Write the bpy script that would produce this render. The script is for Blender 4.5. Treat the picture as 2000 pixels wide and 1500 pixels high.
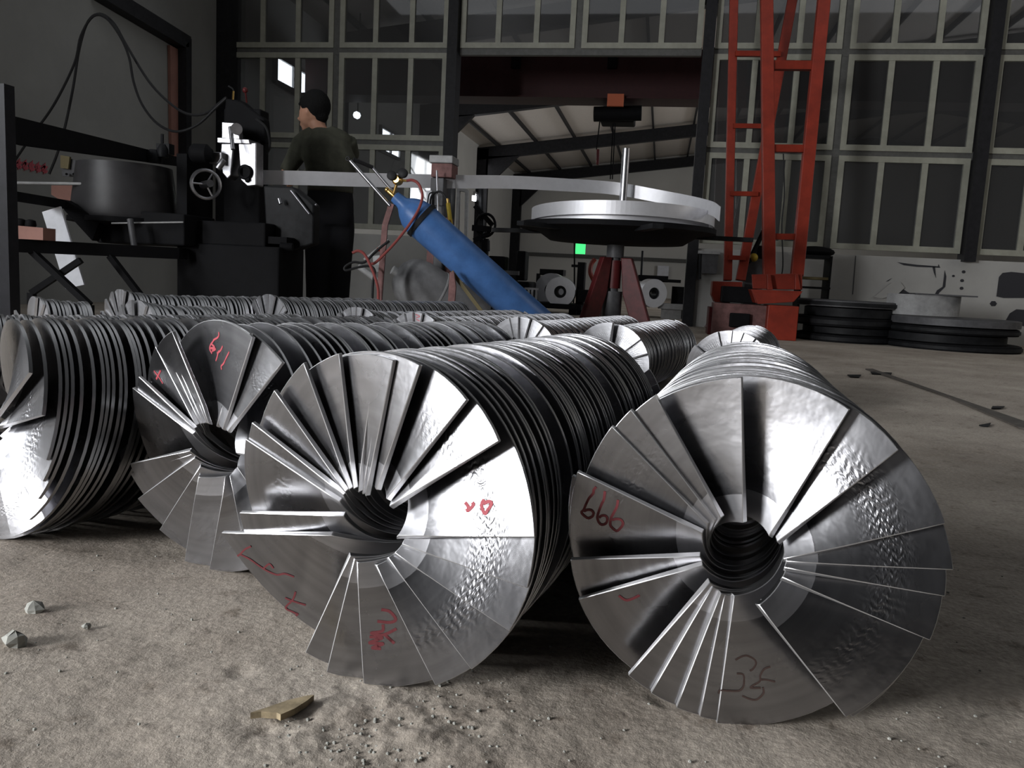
import bpy, bmesh, math, random
from mathutils import Vector, Matrix
random.seed(7)
for o in list(bpy.data.objects): bpy.data.objects.remove(o)
scn = bpy.context.scene
COL = scn.collection
PI = math.pi
# ------------------------------------------------------------------ camera
F = 1600.0; CH = 0.40                      # focal length in pixels of the 2000 px frame, camera height in metres
RR = Vector((0.98261377, 0.17859724, 0.05072674))
RF = Vector((-0.17092615, 0.97688047, -0.12840874))
RU = Vector((-0.07248741, 0.11750567, 0.99042314))
CAM = Vector((0, 0, CH))
cd = bpy.data.cameras.new('camera'); cam = bpy.data.objects.new('camera', cd); COL.objects.link(cam)
m = Matrix.Identity(4)
for i in range(3):
    m[i][0] = RR[i]; m[i][1] = RU[i]; m[i][2] = -RF[i]; m[i][3] = CAM[i]
cam.matrix_world = m
cd.sensor_width = 36; cd.lens = 36 * F / 2000; cd.clip_start = 0.02; cd.clip_end = 200
cd.dof.use_dof = False
scn.camera = cam
# ------------------------------------------------------------------ world, daylight, exposure
w = bpy.data.worlds.new('world'); scn.world = w; w.use_nodes = True
w.node_tree.nodes['Background'].inputs[0].default_value = (0.75, 0.85, 1.0, 1)
w.node_tree.nodes['Background'].inputs[1].default_value = 0.03
def area(name, loc, aim, sx, sy, power, col=(1, 1, 1)):
    l = bpy.data.lights.new(name, 'AREA'); l.shape = 'RECTANGLE'; l.size = sx; l.size_y = sy; l.energy = power; l.color = col
    o = bpy.data.objects.new(name, l); COL.objects.link(o); o.location = loc
    o.rotation_euler = (Vector(aim) - Vector(loc)).to_track_quat('-Z', 'Y').to_euler()
    return o
area('daylight_door', (-4.75, -3.0, 1.5), (0, -3.0, 1.5), 1.9, 1.5, 400, (0.98, 0.985, 1.0))
area('daylight_window_left', (-4.80, 0.9, 2.05), (0, 0.9, 1.4), 2.2, 1.1, 36, (0.97, 0.985, 1.0))
area('floor_fill_right', (6.4, 5.4, 2.6), (1.5, 3.6, 0), 3.0, 1.8, 34, (1.0, 0.95, 0.88))  # added lamp lifting the floor at right; no door is built there
area('roof_light', (0.0, 5.2, 4.55), (0, 5.2, 0), 9.0, 2.6, 26, (0.93, 0.96, 1.0))
area('next_bay_roof_fill', (1.2, 17.5, 2.2), (1.2, 17.5, 9), 9.0, 12.0, 19, (1.0, 0.95, 0.88))  # added lamp in mid-air, shining up to brighten the roof sheets
area('next_bay_daylight', (-4.7, 17.5, 2.5), (5, 17.5, 1.5), 10.0, 1.5, 28, (0.97, 0.98, 1.0))
area('next_bay_wall_fill', (9.2, 13.5, 2.2), (0, 12.0, 2.0), 7.0, 1.5, 240, (0.93, 0.96, 1.0))  # added lamp brightening the bay's left wall behind the panes
scn.view_settings.view_transform = 'Standard'; scn.view_settings.look = 'None'
scn.view_settings.gamma = 1; scn.view_settings.use_curve_mapping = False; scn.view_settings.exposure = 0.93
# ------------------------------------------------------------------ helpers
def ray(x, y): return (RF + RR * ((x - 1000) / F) + RU * ((750 - y) / F))
def at(x, y, d): return CAM + ray(x, y) * d                       # a point at camera depth d
def atz(x, y, z):
    r = ray(x, y); return CAM + r * ((z - CH) / r.z)
def atY(x, y, Y):
    r = ray(x, y); return CAM + r * (Y / r.y)
def atX(x, y, X):
    r = ray(x, y); return CAM + r * (X / r.x)
def perp(d):
    d = d.normalized(); a = Vector((0, 0, 1)) if abs(d.z) < .9 else Vector((1, 0, 0))
    u = d.cross(a).normalized(); return u, u.cross(d).normalized()
class MB:
    def __init__(s): s.v = []; s.f = []; s.uv = None; s.sm = []
    def quad(s, a, b, c, d, sm=False):
        n = len(s.v); s.v += [a, b, c, d]; s.f.append((n, n+1, n+2, n+3)); s.sm.append(sm); return s
    def hexa(s, p):
        n = len(s.v); s.v += [Vector(q) for q in p]
        for f in ((0, 3, 2, 1), (4, 5, 6, 7), (0, 1, 5, 4), (1, 2, 6, 5), (2, 3, 7, 6), (3, 0, 4, 7)):
            s.f.append(tuple(n + i for i in f)); s.sm.append(False)
        return s
    def box(s, lo, hi):
        x0, y0, z0 = lo; x1, y1, z1 = hi
        return s.hexa([(x0, y0, z0), (x1, y0, z0), (x1, y1, z0), (x0, y1, z0), (x0, y0, z1), (x1, y0, z1), (x1, y1, z1), (x0, y1, z1)])
    def bar(s, a, b, wd, hg, up=Vector((0, 0, 1))):
        a = Vector(a); b = Vector(b); d = (b - a).normalized(); up = Vector(up)
        if abs(d.dot(up)) > .98: up = Vector((0, 1, 0))
        r = d.cross(up).normalized(); u = r.cross(d)
        q = []
        for p in (a, b):
            q += [p - r*wd/2 - u*hg/2, p + r*wd/2 - u*hg/2, p + r*wd/2 + u*hg/2, p - r*wd/2 + u*hg/2]
        return s.hexa(q)
    def ring(s, rings, caps=True, closed=False, sm=True):
        n0 = len(s.v); k = len(rings[0])
        for r in rings: s.v += r
        m = len(rings)
        for i in range(m - (0 if closed else 1)):
            for j in range(k):
                a = n0 + i*k + j; b = n0 + i*k + (j+1) % k; c = n0 + ((i+1) % m)*k + (j+1) % k; d = n0 + ((i+1) % m)*k + j
                s.f.append((a, b, c, d)); s.sm.append(sm)
        if caps and not closed:
            s.f.append(tuple(n0 + j for j in reversed(range(k)))); s.sm.append(False)
            s.f.append(tuple(n0 + (m-1)*k + j for j in range(k))); s.sm.append(False)
        return s
    def cyl(s, a, b, r, r2=None, n=20, caps=True):
        a = Vector(a); b = Vector(b); u, v = perp(b - a); r2 = r if r2 is None else r2
        return s.ring([[p + (u*math.cos(2*PI*j/n) + v*math.sin(2*PI*j/n))*q for j in range(n)] for p, q in ((a, r), (b, r2))], caps)
    def lathe(s, o, ax, prof, n=32, caps=True):
        o = Vector(o); ax = Vector(ax).normalized(); u, v = perp(ax)
        return s.ring([[o + ax*h + (u*math.cos(2*PI*j/n) + v*math.sin(2*PI*j/n))*q for j in range(n)] for q, h in prof], caps)
    def tube(s, pts, r, n=8, sub=5):
        P = [Vector(p) for p in pts]
        if len(P) > 2 and sub > 1:
            Q = []; E = [P[0]*2 - P[1]] + P + [P[-1]*2 - P[-2]]
            for i in range(1, len(E) - 2):
                for t in range(sub):
                    t /= sub; a, b, c, d = E[i-1:i+3]
                    Q.append(.5*((2*b) + (c-a)*t + (2*a-5*b+4*c-d)*t*t + (3*b-a-3*c+d)*t*t*t))
            Q.append(P[-1]); P = Q
        rg = []; u = None
        for i, p in enumerate(P):
            d = (P[min(i+1, len(P)-1)] - P[max(i-1, 0)]).normalized()
            if u is None: u, _ = perp(d)
            u = (u - d*u.dot(d)).normalized(); v = d.cross(u)
            rg.append([p + (u*math.cos(2*PI*j/n) + v*math.sin(2*PI*j/n))*r for j in range(n)])
        return s.ring(rg)
    def prism(s, poly, off):                    # polygon (3-D points) extruded by the vector off
        n = len(s.v); k = len(poly); off = Vector(off); s.v += [Vector(p) for p in poly] + [Vector(p) + off for p in poly]
        s.f.append(tuple(n + j for j in reversed(range(k)))); s.f.append(tuple(n + k + j for j in range(k))); s.sm += [False]*2
        for j in range(k):
            s.f.append((n+j, n+(j+1) % k, n+k+(j+1) % k, n+k+j)); s.sm.append(False)
        return s
    def torus(s, c, ax, R, r, n=32, k=8):
        c = Vector(c); ax = Vector(ax).normalized(); u, v = perp(ax); rg = []
        for i in range(n):
            a = 2*PI*i/n; d = u*math.cos(a) + v*math.sin(a)
            rg.append([c + d*(R + r*math.cos(2*PI*j/k)) + ax*(r*math.sin(2*PI*j/k)) for j in range(k)])
        return s.ring(rg, closed=True)
    def sphere(s, c, r, n=16, sz=(1, 1, 1)):
        c = Vector(c); rg = []
        for i in range(n//2 + 1):
            t = PI*(i + .001)/(n//2 + .002)
            rg.append([c + Vector((math.sin(t)*math.cos(2*PI*j/n)*r*sz[0], math.sin(t)*math.sin(2*PI*j/n)*r*sz[1], -math.cos(t)*r*sz[2])) for j in range(n)])
        return s.ring(rg)
    def build(s, name, mat, parent=None, bevel=0, **k):
        me = bpy.data.meshes.new(name); org = Vector((0, 0, 0))
        if parent is None:
            xs = [Vector(p) for p in s.v]; org = sum(xs, Vector())/len(xs); org.z = min(p.z for p in xs)
        else: org = parent.matrix_world.translation if parent.parent is None else parent.parent.matrix_world.translation
        if parent is not None: org = ORG[parent.name]
        me.from_pydata([tuple(Vector(p) - org) for p in s.v], [], s.f); me.polygons.foreach_set('use_smooth', s.sm)
        if s.uv:
            ul = me.uv_layers.new(name='UVMap')
            for l in me.loops: ul.data[l.index].uv = s.uv[l.vertex_index]
        bm = bmesh.new(); bm.from_mesh(me); bmesh.ops.recalc_face_normals(bm, faces=bm.faces); bm.to_mesh(me); bm.free()
        me.materials.append(mat)
        if any(s.sm): me.set_sharp_from_angle(angle=math.radians(40))
        o = bpy.data.objects.new(name, me); COL.objects.link(o); ORG[o.name] = org
        if parent is None: o.location = org
        else: o.parent = parent
        if bevel:
            b = o.modifiers.new('bevel', 'BEVEL'); b.width = bevel; b.segments = 2; b.limit_method = 'ANGLE'
        return tag(o, **k)
ORG = {}
def tag(o, label=None, cat=None, group=None, kind=None):
    if label: o['label'] = label
    if cat: o['category'] = cat
    if group: o['group'] = group
    if kind: o['kind'] = kind
    return o
def thing(name, loc, label=None, cat=None, group=None, kind=None):
    o = bpy.data.objects.new(name, None); COL.objects.link(o); o.location = loc; o.empty_display_size = .1
    ORG[o.name] = Vector(loc); return tag(o, label, cat, group, kind)
# ------------------------------------------------------------------ materials
def mat(name, col, rough=.6, metal=0.0, noise=0.0, nscale=20.0, bump=0.0, bscale=60.0, col2=None, **k):
    m = bpy.data.materials.new(name); m.use_nodes = True; nt = m.node_tree; b = nt.nodes['Principled BSDF']
    b.inputs['Base Color'].default_value = (*col, 1); b.inputs['Roughness'].default_value = rough; b.inputs['Metallic'].default_value = metal
    if metal < .2: b.inputs['Specular IOR Level'].default_value = .15 if max(col) < .02 else .3
    if 'emit' in k:
        b.inputs['Emission Color'].default_value = (*k['emit'], 1); b.inputs['Emission Strength'].default_value = k.get('power', 1)
    if noise or col2:
        tc = nt.nodes.new('ShaderNodeTexCoord'); n = nt.nodes.new('ShaderNodeTexNoise'); n.inputs['Scale'].default_value = nscale
        n.inputs['Detail'].default_value = 6; n.inputs['Roughness'].default_value = .65
        nt.links.new(tc.outputs['Object'], n.inputs['Vector'])
        r = nt.nodes.new('ShaderNodeValToRGB'); c2 = col2 or tuple(max(0, c*(1-noise)) for c in col)
        c1 = col if col2 else tuple(min(1, c*(1+noise*.6)) for c in col)
        r.color_ramp.elements[0].position = .35; r.color_ramp.elements[1].position = .68
        r.color_ramp.elements[0].color = (*c2, 1); r.color_ramp.elements[1].color = (*c1, 1)
        nt.links.new(n.outputs['Fac'], r.inputs['Fac']); nt.links.new(r.outputs['Color'], b.inputs['Base Color'])
    if bump:
        tc = nt.nodes.new('ShaderNodeTexCoord'); n = nt.nodes.new('ShaderNodeTexNoise'); n.inputs['Scale'].default_value = bscale; n.inputs['Detail'].default_value = 5
        nt.links.new(tc.outputs['Object'], n.inputs['Vector'])
        bp = nt.nodes.new('ShaderNodeBump'); bp.inputs['Strength'].default_value = bump; bp.inputs['Distance'].default_value = .01
        nt.links.new(n.outputs['Fac'], bp.inputs['Height']); nt.links.new(bp.outputs['Normal'], b.inputs['Normal'])
    return m
def steel_mat(name='rolled_steel', rough=.17):
    m = bpy.data.materials.new(name); m.use_nodes = True; nt = m.node_tree; N = nt.nodes.new; L = nt.links.new; b = nt.nodes['Principled BSDF']
    uv = N('ShaderNodeUVMap'); sep = N('ShaderNodeSeparateXYZ'); L(uv.outputs[0], sep.inputs[0])
    # u = length along the strip in metres, v = 0 at the hub to 1 at the rim
    def mth(op, a, c=None, cl=False):
        n = N('ShaderNodeMath'); n.operation = op; n.use_clamp = cl
        for i, q in enumerate((a, c)):
            if q is None: continue
            if isinstance(q, (int, float)): n.inputs[i].default_value = q
            else: L(q, n.inputs[i])
        return n.outputs[0]
    tc = N('ShaderNodeTexCoord')
    nz = N('ShaderNodeTexNoise'); nz.inputs['Scale'].default_value = 9; nz.inputs['Detail'].default_value = 5; L(tc.outputs['Object'], nz.inputs['Vector'])
    # long faint rolling streaks
    mp = N('ShaderNodeMapping'); mp.inputs['Scale'].default_value = (3, 13, 1); L(uv.outputs[0], mp.inputs['Vector'])
    st = N('ShaderNodeTexNoise'); st.inputs['Scale'].default_value = 1.0; st.inputs['Detail'].default_value = 4; L(mp.outputs[0], st.inputs['Vector'])
    # inner polished band
    inner = mth('LESS_THAN', sep.outputs[1], .20)
    # ripples across the middle of the strip
    mr = N('ShaderNodeMapping'); mr.inputs['Scale'].default_value = (1.0, .35, 1); L(uv.outputs[0], mr.inputs['Vector'])
    wv = N('ShaderNodeTexWave'); wv.wave_type = 'BANDS'; wv.bands_direction = 'X'; wv.inputs['Scale'].default_value = 36
    wv.inputs['Distortion'].default_value = 6.5; wv.inputs['Detail'].default_value = 3; wv.inputs['Detail Scale'].default_value = 1.6; L(mr.outputs[0], wv.inputs['Vector'])
    d = mth('ABSOLUTE', mth('SUBTRACT', sep.outputs[1], .66))
    band = mth('SUBTRACT', 1.0, mth('MULTIPLY', d, 5.5), True)
    nm = N('ShaderNodeTexNoise'); nm.inputs['Scale'].default_value = 5; nm.inputs['Detail'].default_value = 2; L(tc.outputs['Object'], nm.inputs['Vector'])
    msk = mth('MULTIPLY', band, mth('MULTIPLY', mth('SUBTRACT', nm.outputs['Fac'], .40), 4.0, True))
    rip = mth('MULTIPLY', wv.outputs['Fac'], msk)
    h = mth('ADD', mth('MULTIPLY', rip, .0007), mth('MULTIPLY', nz.outputs['Fac'], .004))
    bp = N('ShaderNodeBump'); bp.inputs['Strength'].default_value = .75; bp.inputs['Distance'].default_value = 1.0; L(h, bp.inputs['Height']); L(bp.outputs[0], b.inputs['Normal'])
    cr = N('ShaderNodeMapRange'); cr.inputs['From Min'].default_value = .3; cr.inputs['From Max'].default_value = .7; cr.inputs['To Min'].default_value = .29; cr.inputs['To Max'].default_value = .37
    L(st.outputs['Fac'], cr.inputs['Value'])
    cv = mth('ADD', cr.outputs[0], mth('MULTIPLY', inner, .14))
    cc = N('ShaderNodeCombineXYZ'); L(cv, cc.inputs[0]); L(cv, cc.inputs[1]); L(mth('MULTIPLY', cv, 1.045), cc.inputs[2]); L(cc.outputs[0], b.inputs['Base Color'])
    rr = mth('ADD', mth('MULTIPLY', nz.outputs['Fac'], .22), mth('ADD', rough, mth('MULTIPLY', inner, .12)))
    L(rr, b.inputs['Roughness']); b.inputs['Metallic'].default_value = 1.0
    return m
STEEL = steel_mat(); STEEL2 = steel_mat('rolled_steel_dull', .36)
RIM = bpy.data.materials.new('rolled_rim'); RIM.use_nodes = True; eb = RIM.node_tree.nodes['Principled BSDF']
eb.inputs['Base Color'].default_value = (.40, .40, .405, 1); eb.inputs['Metallic'].default_value = 1; eb.inputs['Roughness'].default_value = .34
EDGE = bpy.data.materials.new('cut_steel_edge'); EDGE.use_nodes = True; eb = EDGE.node_tree.nodes['Principled BSDF']
eb.inputs['Base Color'].default_value = (.60, .60, .61, 1); eb.inputs['Metallic'].default_value = .9; eb.inputs['Roughness'].default_value = .42
M = dict(
 tank=mat('scuffed_grey_tank', (.19, .19, .195), .5, noise=.35, nscale=6),
 groove=mat('floor_rail', (.075, .065, .055), .8, noise=.3),
 postgrey=mat('dark_grey_post', (.013, .013, .016), .5, noise=.3), beam=mat('deep_red_beam', (.034,.006,.007), .6, noise=.2), tub=mat('tub_grey', (.035, .034, .036), .45, noise=.35, nscale=5),
 black=mat('black_machine_paint', (.004, .004, .005), .75, noise=.3), darkmetal=mat('dark_steel', (.013, .0135, .015), .55, 0.0, noise=.4),
 grey=mat('grey_paint', (.075, .075, .08), .5, noise=.25), lightgrey=mat('light_grey_paint', (.28, .28, .28), .5, noise=.2),
 chrome=mat('bright_steel', (.40, .40, .42), .36, 1.0, noise=.25, nscale=14), strip=mat('strip_steel', (.62, .62, .645), .5, .6, noise=.05),
 cream=mat('cream_frame_paint', (.27, .27, .225), .5, noise=.18, nscale=6), post=mat('charcoal_post', (.016, .016, .018), .5, noise=.3), rail=mat('grey_rail', (.085, .085, .08), .5, noise=.2),
 red=mat('gantry_red', (.22, .024, .011), .45, noise=.25, nscale=7), dred=mat('dark_red_paint', (.085, .010, .011), .5, noise=.3), rust=mat('rust_brown', (.17, .085, .08), .7, noise=.35),
 orange=mat('orange_plate', (.5, .12, .05), .5), blue=mat('cylinder_blue', (.06, .15, .37), .38, noise=.22, nscale=9), brass=mat('brass', (.65, .42, .14), .3, 1),
 hose=mat('red_hose', (.22, .05, .045), .5), rubber=mat('black_rubber', (.015, .015, .016), .55), plaster=mat('grey_plaster', (.20, .20, .19), .9, noise=.12, nscale=1.2),
 white=mat('white_panel', (.34, .335, .32), .55, noise=.12, nscale=1.5), roof=mat('roof_sheet', (.50, .46, .42), .6, noise=.06), farwall=mat('far_wall_paint', (.50, .49, .46), .8, noise=.08, nscale=.7),
 paint=mat('red_marker', (.33, .05, .065), .6), faint=mat('worn_red_marker', (.13, .028, .032), .6), brownink=mat('brown_marker', (.055, .035, .03), .6), skin=mat('skin', (.45, .24, .16), .55), hair=mat('black_hair', (.006, .006, .006), .85, bump=.6, bscale=90),
 jacket=mat('olive_jacket', (.055, .056, .040), .85, noise=.3, nscale=12, bump=.3, bscale=14), trousers=mat('black_trousers', (.012, .012, .014), .9), shoe=mat('shoe', (.01, .01, .01), .6),
 yellow=mat('yellow_handle', (.5, .36, .04), .5), green=mat('green_lamp', (.02, .4, .08), .5, emit=(.05, .55, .16), power=1.0), paper=mat('white_plate', (.62, .63, .67), .5, noise=.12, nscale=8),
 daylit=mat('daylit_pane', (.9, .9, .9), .4, emit=(.92, .96, 1.0), power=5.0), pink=mat('pink_panel', (.25, .125, .10), .6, noise=.2, nscale=3), stone=mat('stone', (.33, .33, .30), .9, noise=.3, nscale=30),
 wood=mat('wood_chip', (.30, .24, .15), .85, noise=.4, nscale=60), ochre=mat('ochre_paint', (.13, .105, .05), .6), torn=mat('hole_dark', (.03, .03, .035), .9))
def glass_mat():
    m = bpy.data.materials.new('dusty_glass'); m.use_nodes = True; nt = m.node_tree; nt.nodes.clear(); N = nt.nodes.new; L = nt.links.new
    out = N('ShaderNodeOutputMaterial'); t = N('ShaderNodeBsdfTransparent'); t.inputs[0].default_value = (.40, .41, .42, 1)
    g = N('ShaderNodeBsdfGlossy'); g.inputs['Roughness'].default_value = .03; g.inputs[0].default_value = (.9, .9, .9, 1)
    d = N('ShaderNodeBsdfDiffuse'); d.inputs[0].default_value = (.3, .3, .3, 1)
    mx = N('ShaderNodeMixShader'); mx.inputs[0].default_value = .07; L(t.outputs[0], mx.inputs[1]); L(g.outputs[0], mx.inputs[2])
    m2 = N('ShaderNodeMixShader'); m2.inputs[0].default_value = .09; L(mx.outputs[0], m2.inputs[1]); L(d.outputs[0], m2.inputs[2]); L(m2.outputs[0], out.inputs[0])
    return m
M['glass'] = glass_mat()
def floor_mat():
    m = bpy.data.materials.new('dusty_concrete_floor'); m.use_nodes = True; nt = m.node_tree; N = nt.nodes.new; L = nt.links.new; b = nt.nodes['Principled BSDF']
    tc = N('ShaderNodeTexCoord')
    def nz(s, det=6, r=.6):
        n = N('ShaderNodeTexNoise'); n.inputs['Scale'].default_value = s; n.inputs['Detail'].default_value = det; n.inputs['Roughness'].default_value = r
        L(tc.outputs['Object'], n.inputs['Vector']); return n.outputs['Fac']
    def ramp(f, stops):
        r = N('ShaderNodeValToRGB'); e = r.color_ramp.elements
        for i, (p, c) in enumerate(stops):
            if i < 2: e[i].position = p; e[i].color = c
            else: q = e.new(p); q.color = c
        L(f, r.inputs[0]); return r.outputs[0]
    big = ramp(nz(1.6, 8, .68), [(.32, (.225, .187, .150, 1)), (.68, (.44, .39, .33, 1))])
    spots = ramp(nz(26, 4, .7), [(.30, (.42, .38, .34, 1)), (.42, (1, 1, 1, 1))])
    mx = N('ShaderNodeMix'); mx.data_type = 'RGBA'; mx.blend_type = 'MULTIPLY'; mx.inputs[0].default_value = .8; L(big, mx.inputs[6]); L(spots, mx.inputs[7])
    fine = ramp(nz(140, 3, .6), [(.35, (.78, .78, .78, 1)), (.65, (1.12, 1.12, 1.12, 1))])
    m2 = N('ShaderNodeMix'); m2.data_type = 'RGBA'; m2.blend_type = 'MULTIPLY'; m2.inputs[0].default_value = 1; L(mx.outputs[2], m2.inputs[6]); L(fine, m2.inputs[7])
    L(m2.outputs[2], b.inputs['Base Color']); b.inputs['Roughness'].default_value = .88
    a = N('ShaderNodeMath'); a.operation = 'ADD'; L(nz(18, 8, .7), a.inputs[0])
    mm = N('ShaderNodeMath'); mm.operation = 'MULTIPLY'; L(nz(120, 4, .7), mm.inputs[0]); mm.inputs[1].default_value = .35; L(mm.outputs[0], a.inputs[1])
    bp = N('ShaderNodeBump'); bp.inputs['Strength'].default_value = .38; bp.inputs['Distance'].default_value = .010; L(a.outputs[0], bp.inputs['Height']); L(bp.outputs[0], b.inputs['Normal'])
    return m
M['floor'] = floor_mat()
# ------------------------------------------------------------------ room shell
H = .9455; Wd = 1.367*H; YW = 9.1275*H; K = .7273
XU = lambda u: (u*1.367 - 3.8048)*H
ZV = lambda v: CH + (1.4472 + v)*H
XL, XR, YB, YF, ZC = XU(-1) - .02, 9.0*K, -9.0*K, 36.5*K, 6.4*K
S = dict(kind='structure')
from mathutils import noise as mnoise
def floor():
    # a finer patch with real lumps lies under the camera view, flat beyond it
    b = MB(); x0, x1, y0, y1 = -1.5, 2.0, .2, 2.6; cp = atz(745, 1425, 0)
    def axis(a, c, m, w, fine, coarse):
        r = [a]
        while r[-1] < c - 1e-6:
            r.append(min(c, r[-1] + (fine if abs(r[-1] - m) < w else coarse)))
        return r
    X = axis(x0, x1, cp.x, .30, .0032, .013); Yg = axis(y0, y1, cp.y, .13, .0030, .012); nx, ny = len(X) - 1, len(Yg) - 1
    for j in range(ny + 1):
        for i in range(nx + 1):
            x, y = X[i], Yg[j]; e = min(1, min(i, nx-i, j, ny-j)/8)
            z = 0.0035*mnoise.fractal(Vector((x*5, y*5, 0)), .8, 2.0, 5)
            z -= .010*max(0, mnoise.noise(Vector((x*17, y*17, 9))) - .38)
            k = math.exp(-(abs(x-cp.x)/.13)**3 - (abs(y-cp.y)/.085)**3)*(.55 + .45*mnoise.noise(Vector((x*9, y*9, 2))))
            z += k*(.0055*mnoise.fractal(Vector((x*24, y*24, 3)), .75, 2.1, 6) + .0028*max(0, mnoise.noise(Vector((x*75, y*75, 7)))))
            b.v.append(Vector((x, y, z*e)))
    for j in range(ny):
        for i in range(nx):
            q = j*(nx+1) + i; b.f.append((q, q+1, q+nx+2, q+nx+1)); b.sm.append(True)
    for q in (((XL, YB), (XR + 3, y0)), ((XL, y1), (XR + 3, YF)), ((XL, y0), (x0, y1)), ((x1, y0), (XR + 3, y1))):
        (a, c), (d, e) = q; b.quad(Vector((a, c, 0)), Vector((d, c, 0)), Vector((d, e, 0)), Vector((a, e, 0)))
    b.build('floor', M['floor'], **S)
floor()
MB().box((XL - .2, YB, 0), (XL, YW - .1, ZC)).build('wall_left', M['plaster'], **S)
MB().box((XL - .2, YB - .2, 0), (XR + .2, YB, ZC)).build('wall_front', M['darkmetal'], **S)
MB().box((XR, YB, 0), (XR + .2, YW - .1, ZC)).build('wall_right', M['darkmetal'], **S)
MB().box((XL - .2, YB, ZC), (XR + .2, YW, ZC + .1)).build('ceiling', M['darkmetal'], **S)
# parapet wall below the windows, with the door gap between u=1 and u=3
MB().box((XL - .2, YW, 0), (XU(1) - .05, YW + .12, ZV(-1) - .03)).build('wall_back', M['white'], **S)
MB().box((XU(3) + .06, YW, 0), (XR + 3, YW + .12, ZV(-1) - .03)).build('wall_back', M['white'], **S)
nwin = 0
def window(u, v):
    global nwin
    nwin += 1
    x0, x1, z0, z1 = XU(u) + .035, XU(u + 1) - .035, ZV(v) + .025, ZV(v + 1) - .025
    if u in (1, 3, 5): x0 += .03
    if u + 1 in (1, 3, 5): x1 -= .03
    t = thing('window_%d' % nwin, ((x0+x1)/2, YW, z0), kind='structure')
    fr = MB(); fw = .055
    fr.box((x0, YW, z0), (x0+fw, YW+.06, z1)); fr.box((x1-fw, YW, z0), (x1, YW+.06, z1))
    fr.box((x0+fw, YW, z0), (x1-fw, YW+.06, z0+fw)); fr.box((x0+fw, YW, z1-fw), (x1-fw, YW+.06, z1))
    for k in (1, 2):
        c = x0 + (x1-x0)*k/3; fr.box((c-fw/2, YW+.005, z0+fw), (c+fw/2, YW+.055, z1-fw))
    fr.build('window_frame', M['cream'], t)
    pn = MB()
    for k in range(3):
        a = x0 + (x1-x0)*k/3 + fw/2; c = x0 + (x1-x0)*(k+1)/3 - fw/2; pn.box((a, YW+.026, z0+fw*.6), (c, YW+.032, z1-fw*.6))
    pn.build('pane', M['glass'], t)
for v in (1, 0, -1):
    for u in (-1, 0, 1, 2, 3, 4, 5, 6):
        if u in (1, 2) and v < 1: continue
        window(u, v)
for u in (1, 2, 3, 4, 5, 6): window(u, 2)
ZT = ZV(3)
k = MB()
for v in (0, 1, 2, 3):
    for a, c in ((-1, 1), (1, 3), (3, 7)):
        if v == 0 and a == 1: continue
        k.box((XU(a)+.06, YW+.015, ZV(v)-.04), (XU(c)-.06, YW+.075, ZV(v)+.04))
k.build('trim_1', M['rail'], **S); k = MB()
for u in (0, 2, 4, 6): k.box((XU(u)-.05, YW+.018, ZV(1) if u == 2 else ZV(-1)), (XU(u)+.05, YW+.072, ZT))
k.build('trim_22', M['rail'], **S)
for i, u in enumerate((1, 3, 5, 7)):
    MB().box((XU(u)-.05, YW-.09, ZV(-1)-.05 if u > 3 else 0), (XU(u)+.055, YW+.11, ZT)).build('trim_%d' % (2+i), M['post'], **S)
MB().box((XL, YW-.14, 0), (XL+.16, YW+.1, ZT)).build('trim_6', M['post'], **S)
MB().box((XL - .2, YW, ZT), (XR + 3, YW+.1, ZC + .1)).build('wall_back', M['plaster'], **S)
# ------------------------------------------------------------------ neighbouring bay
XE = XR + 3; ZE = 3.45; SL = .127
xr = 5.8                                    # ridge
def zr(x): return ZE + .30 + SL*(x - XL) if x < xr else ZE + .30 + SL*(xr - XL) - SL*(x - xr)
b = MB()
for a, c in ((XL, xr), (xr, XE)): b.prism([(a, YW+.1, zr(a)), (c, YW+.1, zr(c)), (c, YW+.1, zr(c)+.06), (a, YW+.1, zr(a)+.06)], (0, YF-YW, 0))
b.build('ceiling', M['roof'], **S)
b = MB(); x = XL + .5
while x < XE - .3:
    b.bar((x, YW+.15, zr(x)-.045), (x, YF, zr(x)-.045), .04, .09); x += .98
b.build('trim_7', M['post'], **S)
n = 8
for Y in (11.4, 16.0, 21.1, 26.3):
    b = MB()
    b.prism([(XL, Y, ZE-.1), (xr, Y, zr(xr)-.36), (xr, Y, zr(xr)-.09), (XL, Y, zr(XL)-.09)], (0, .16, 0))
    b.prism([(xr, Y, zr(xr)-.36), (XE, Y, zr(XE)-.36), (XE, Y, zr(XE)-.09), (xr, Y, zr(xr)-.09)], (0, .16, 0))
    b.box((XL, Y, 0), (XL+.3, Y+.16, ZE+.2))
    if Y > 12: b.prism([(XL+.25, Y, ZE-.8), (XL+.25, Y, ZE), (XL+1.1, Y, ZE+.05), (XL+.4, Y, ZE-.65)], (0, .12, 0))
    b.build('trim_%d' % n, M['post'], **S); n += 1
MB().box((XL-.2, YF, 0), (XE, YF+.2, 8)).build('wall_far', M['farwall'], **S)
MB().box((XE, YW, 0), (XE+.2, YF, 8)).build('wall_right', M['farwall'], **S)
MB().box((XL-.2, YW+.12, 0), (XL, YF, 6.0)).build('wall_left', M['farwall'], **S)
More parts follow.
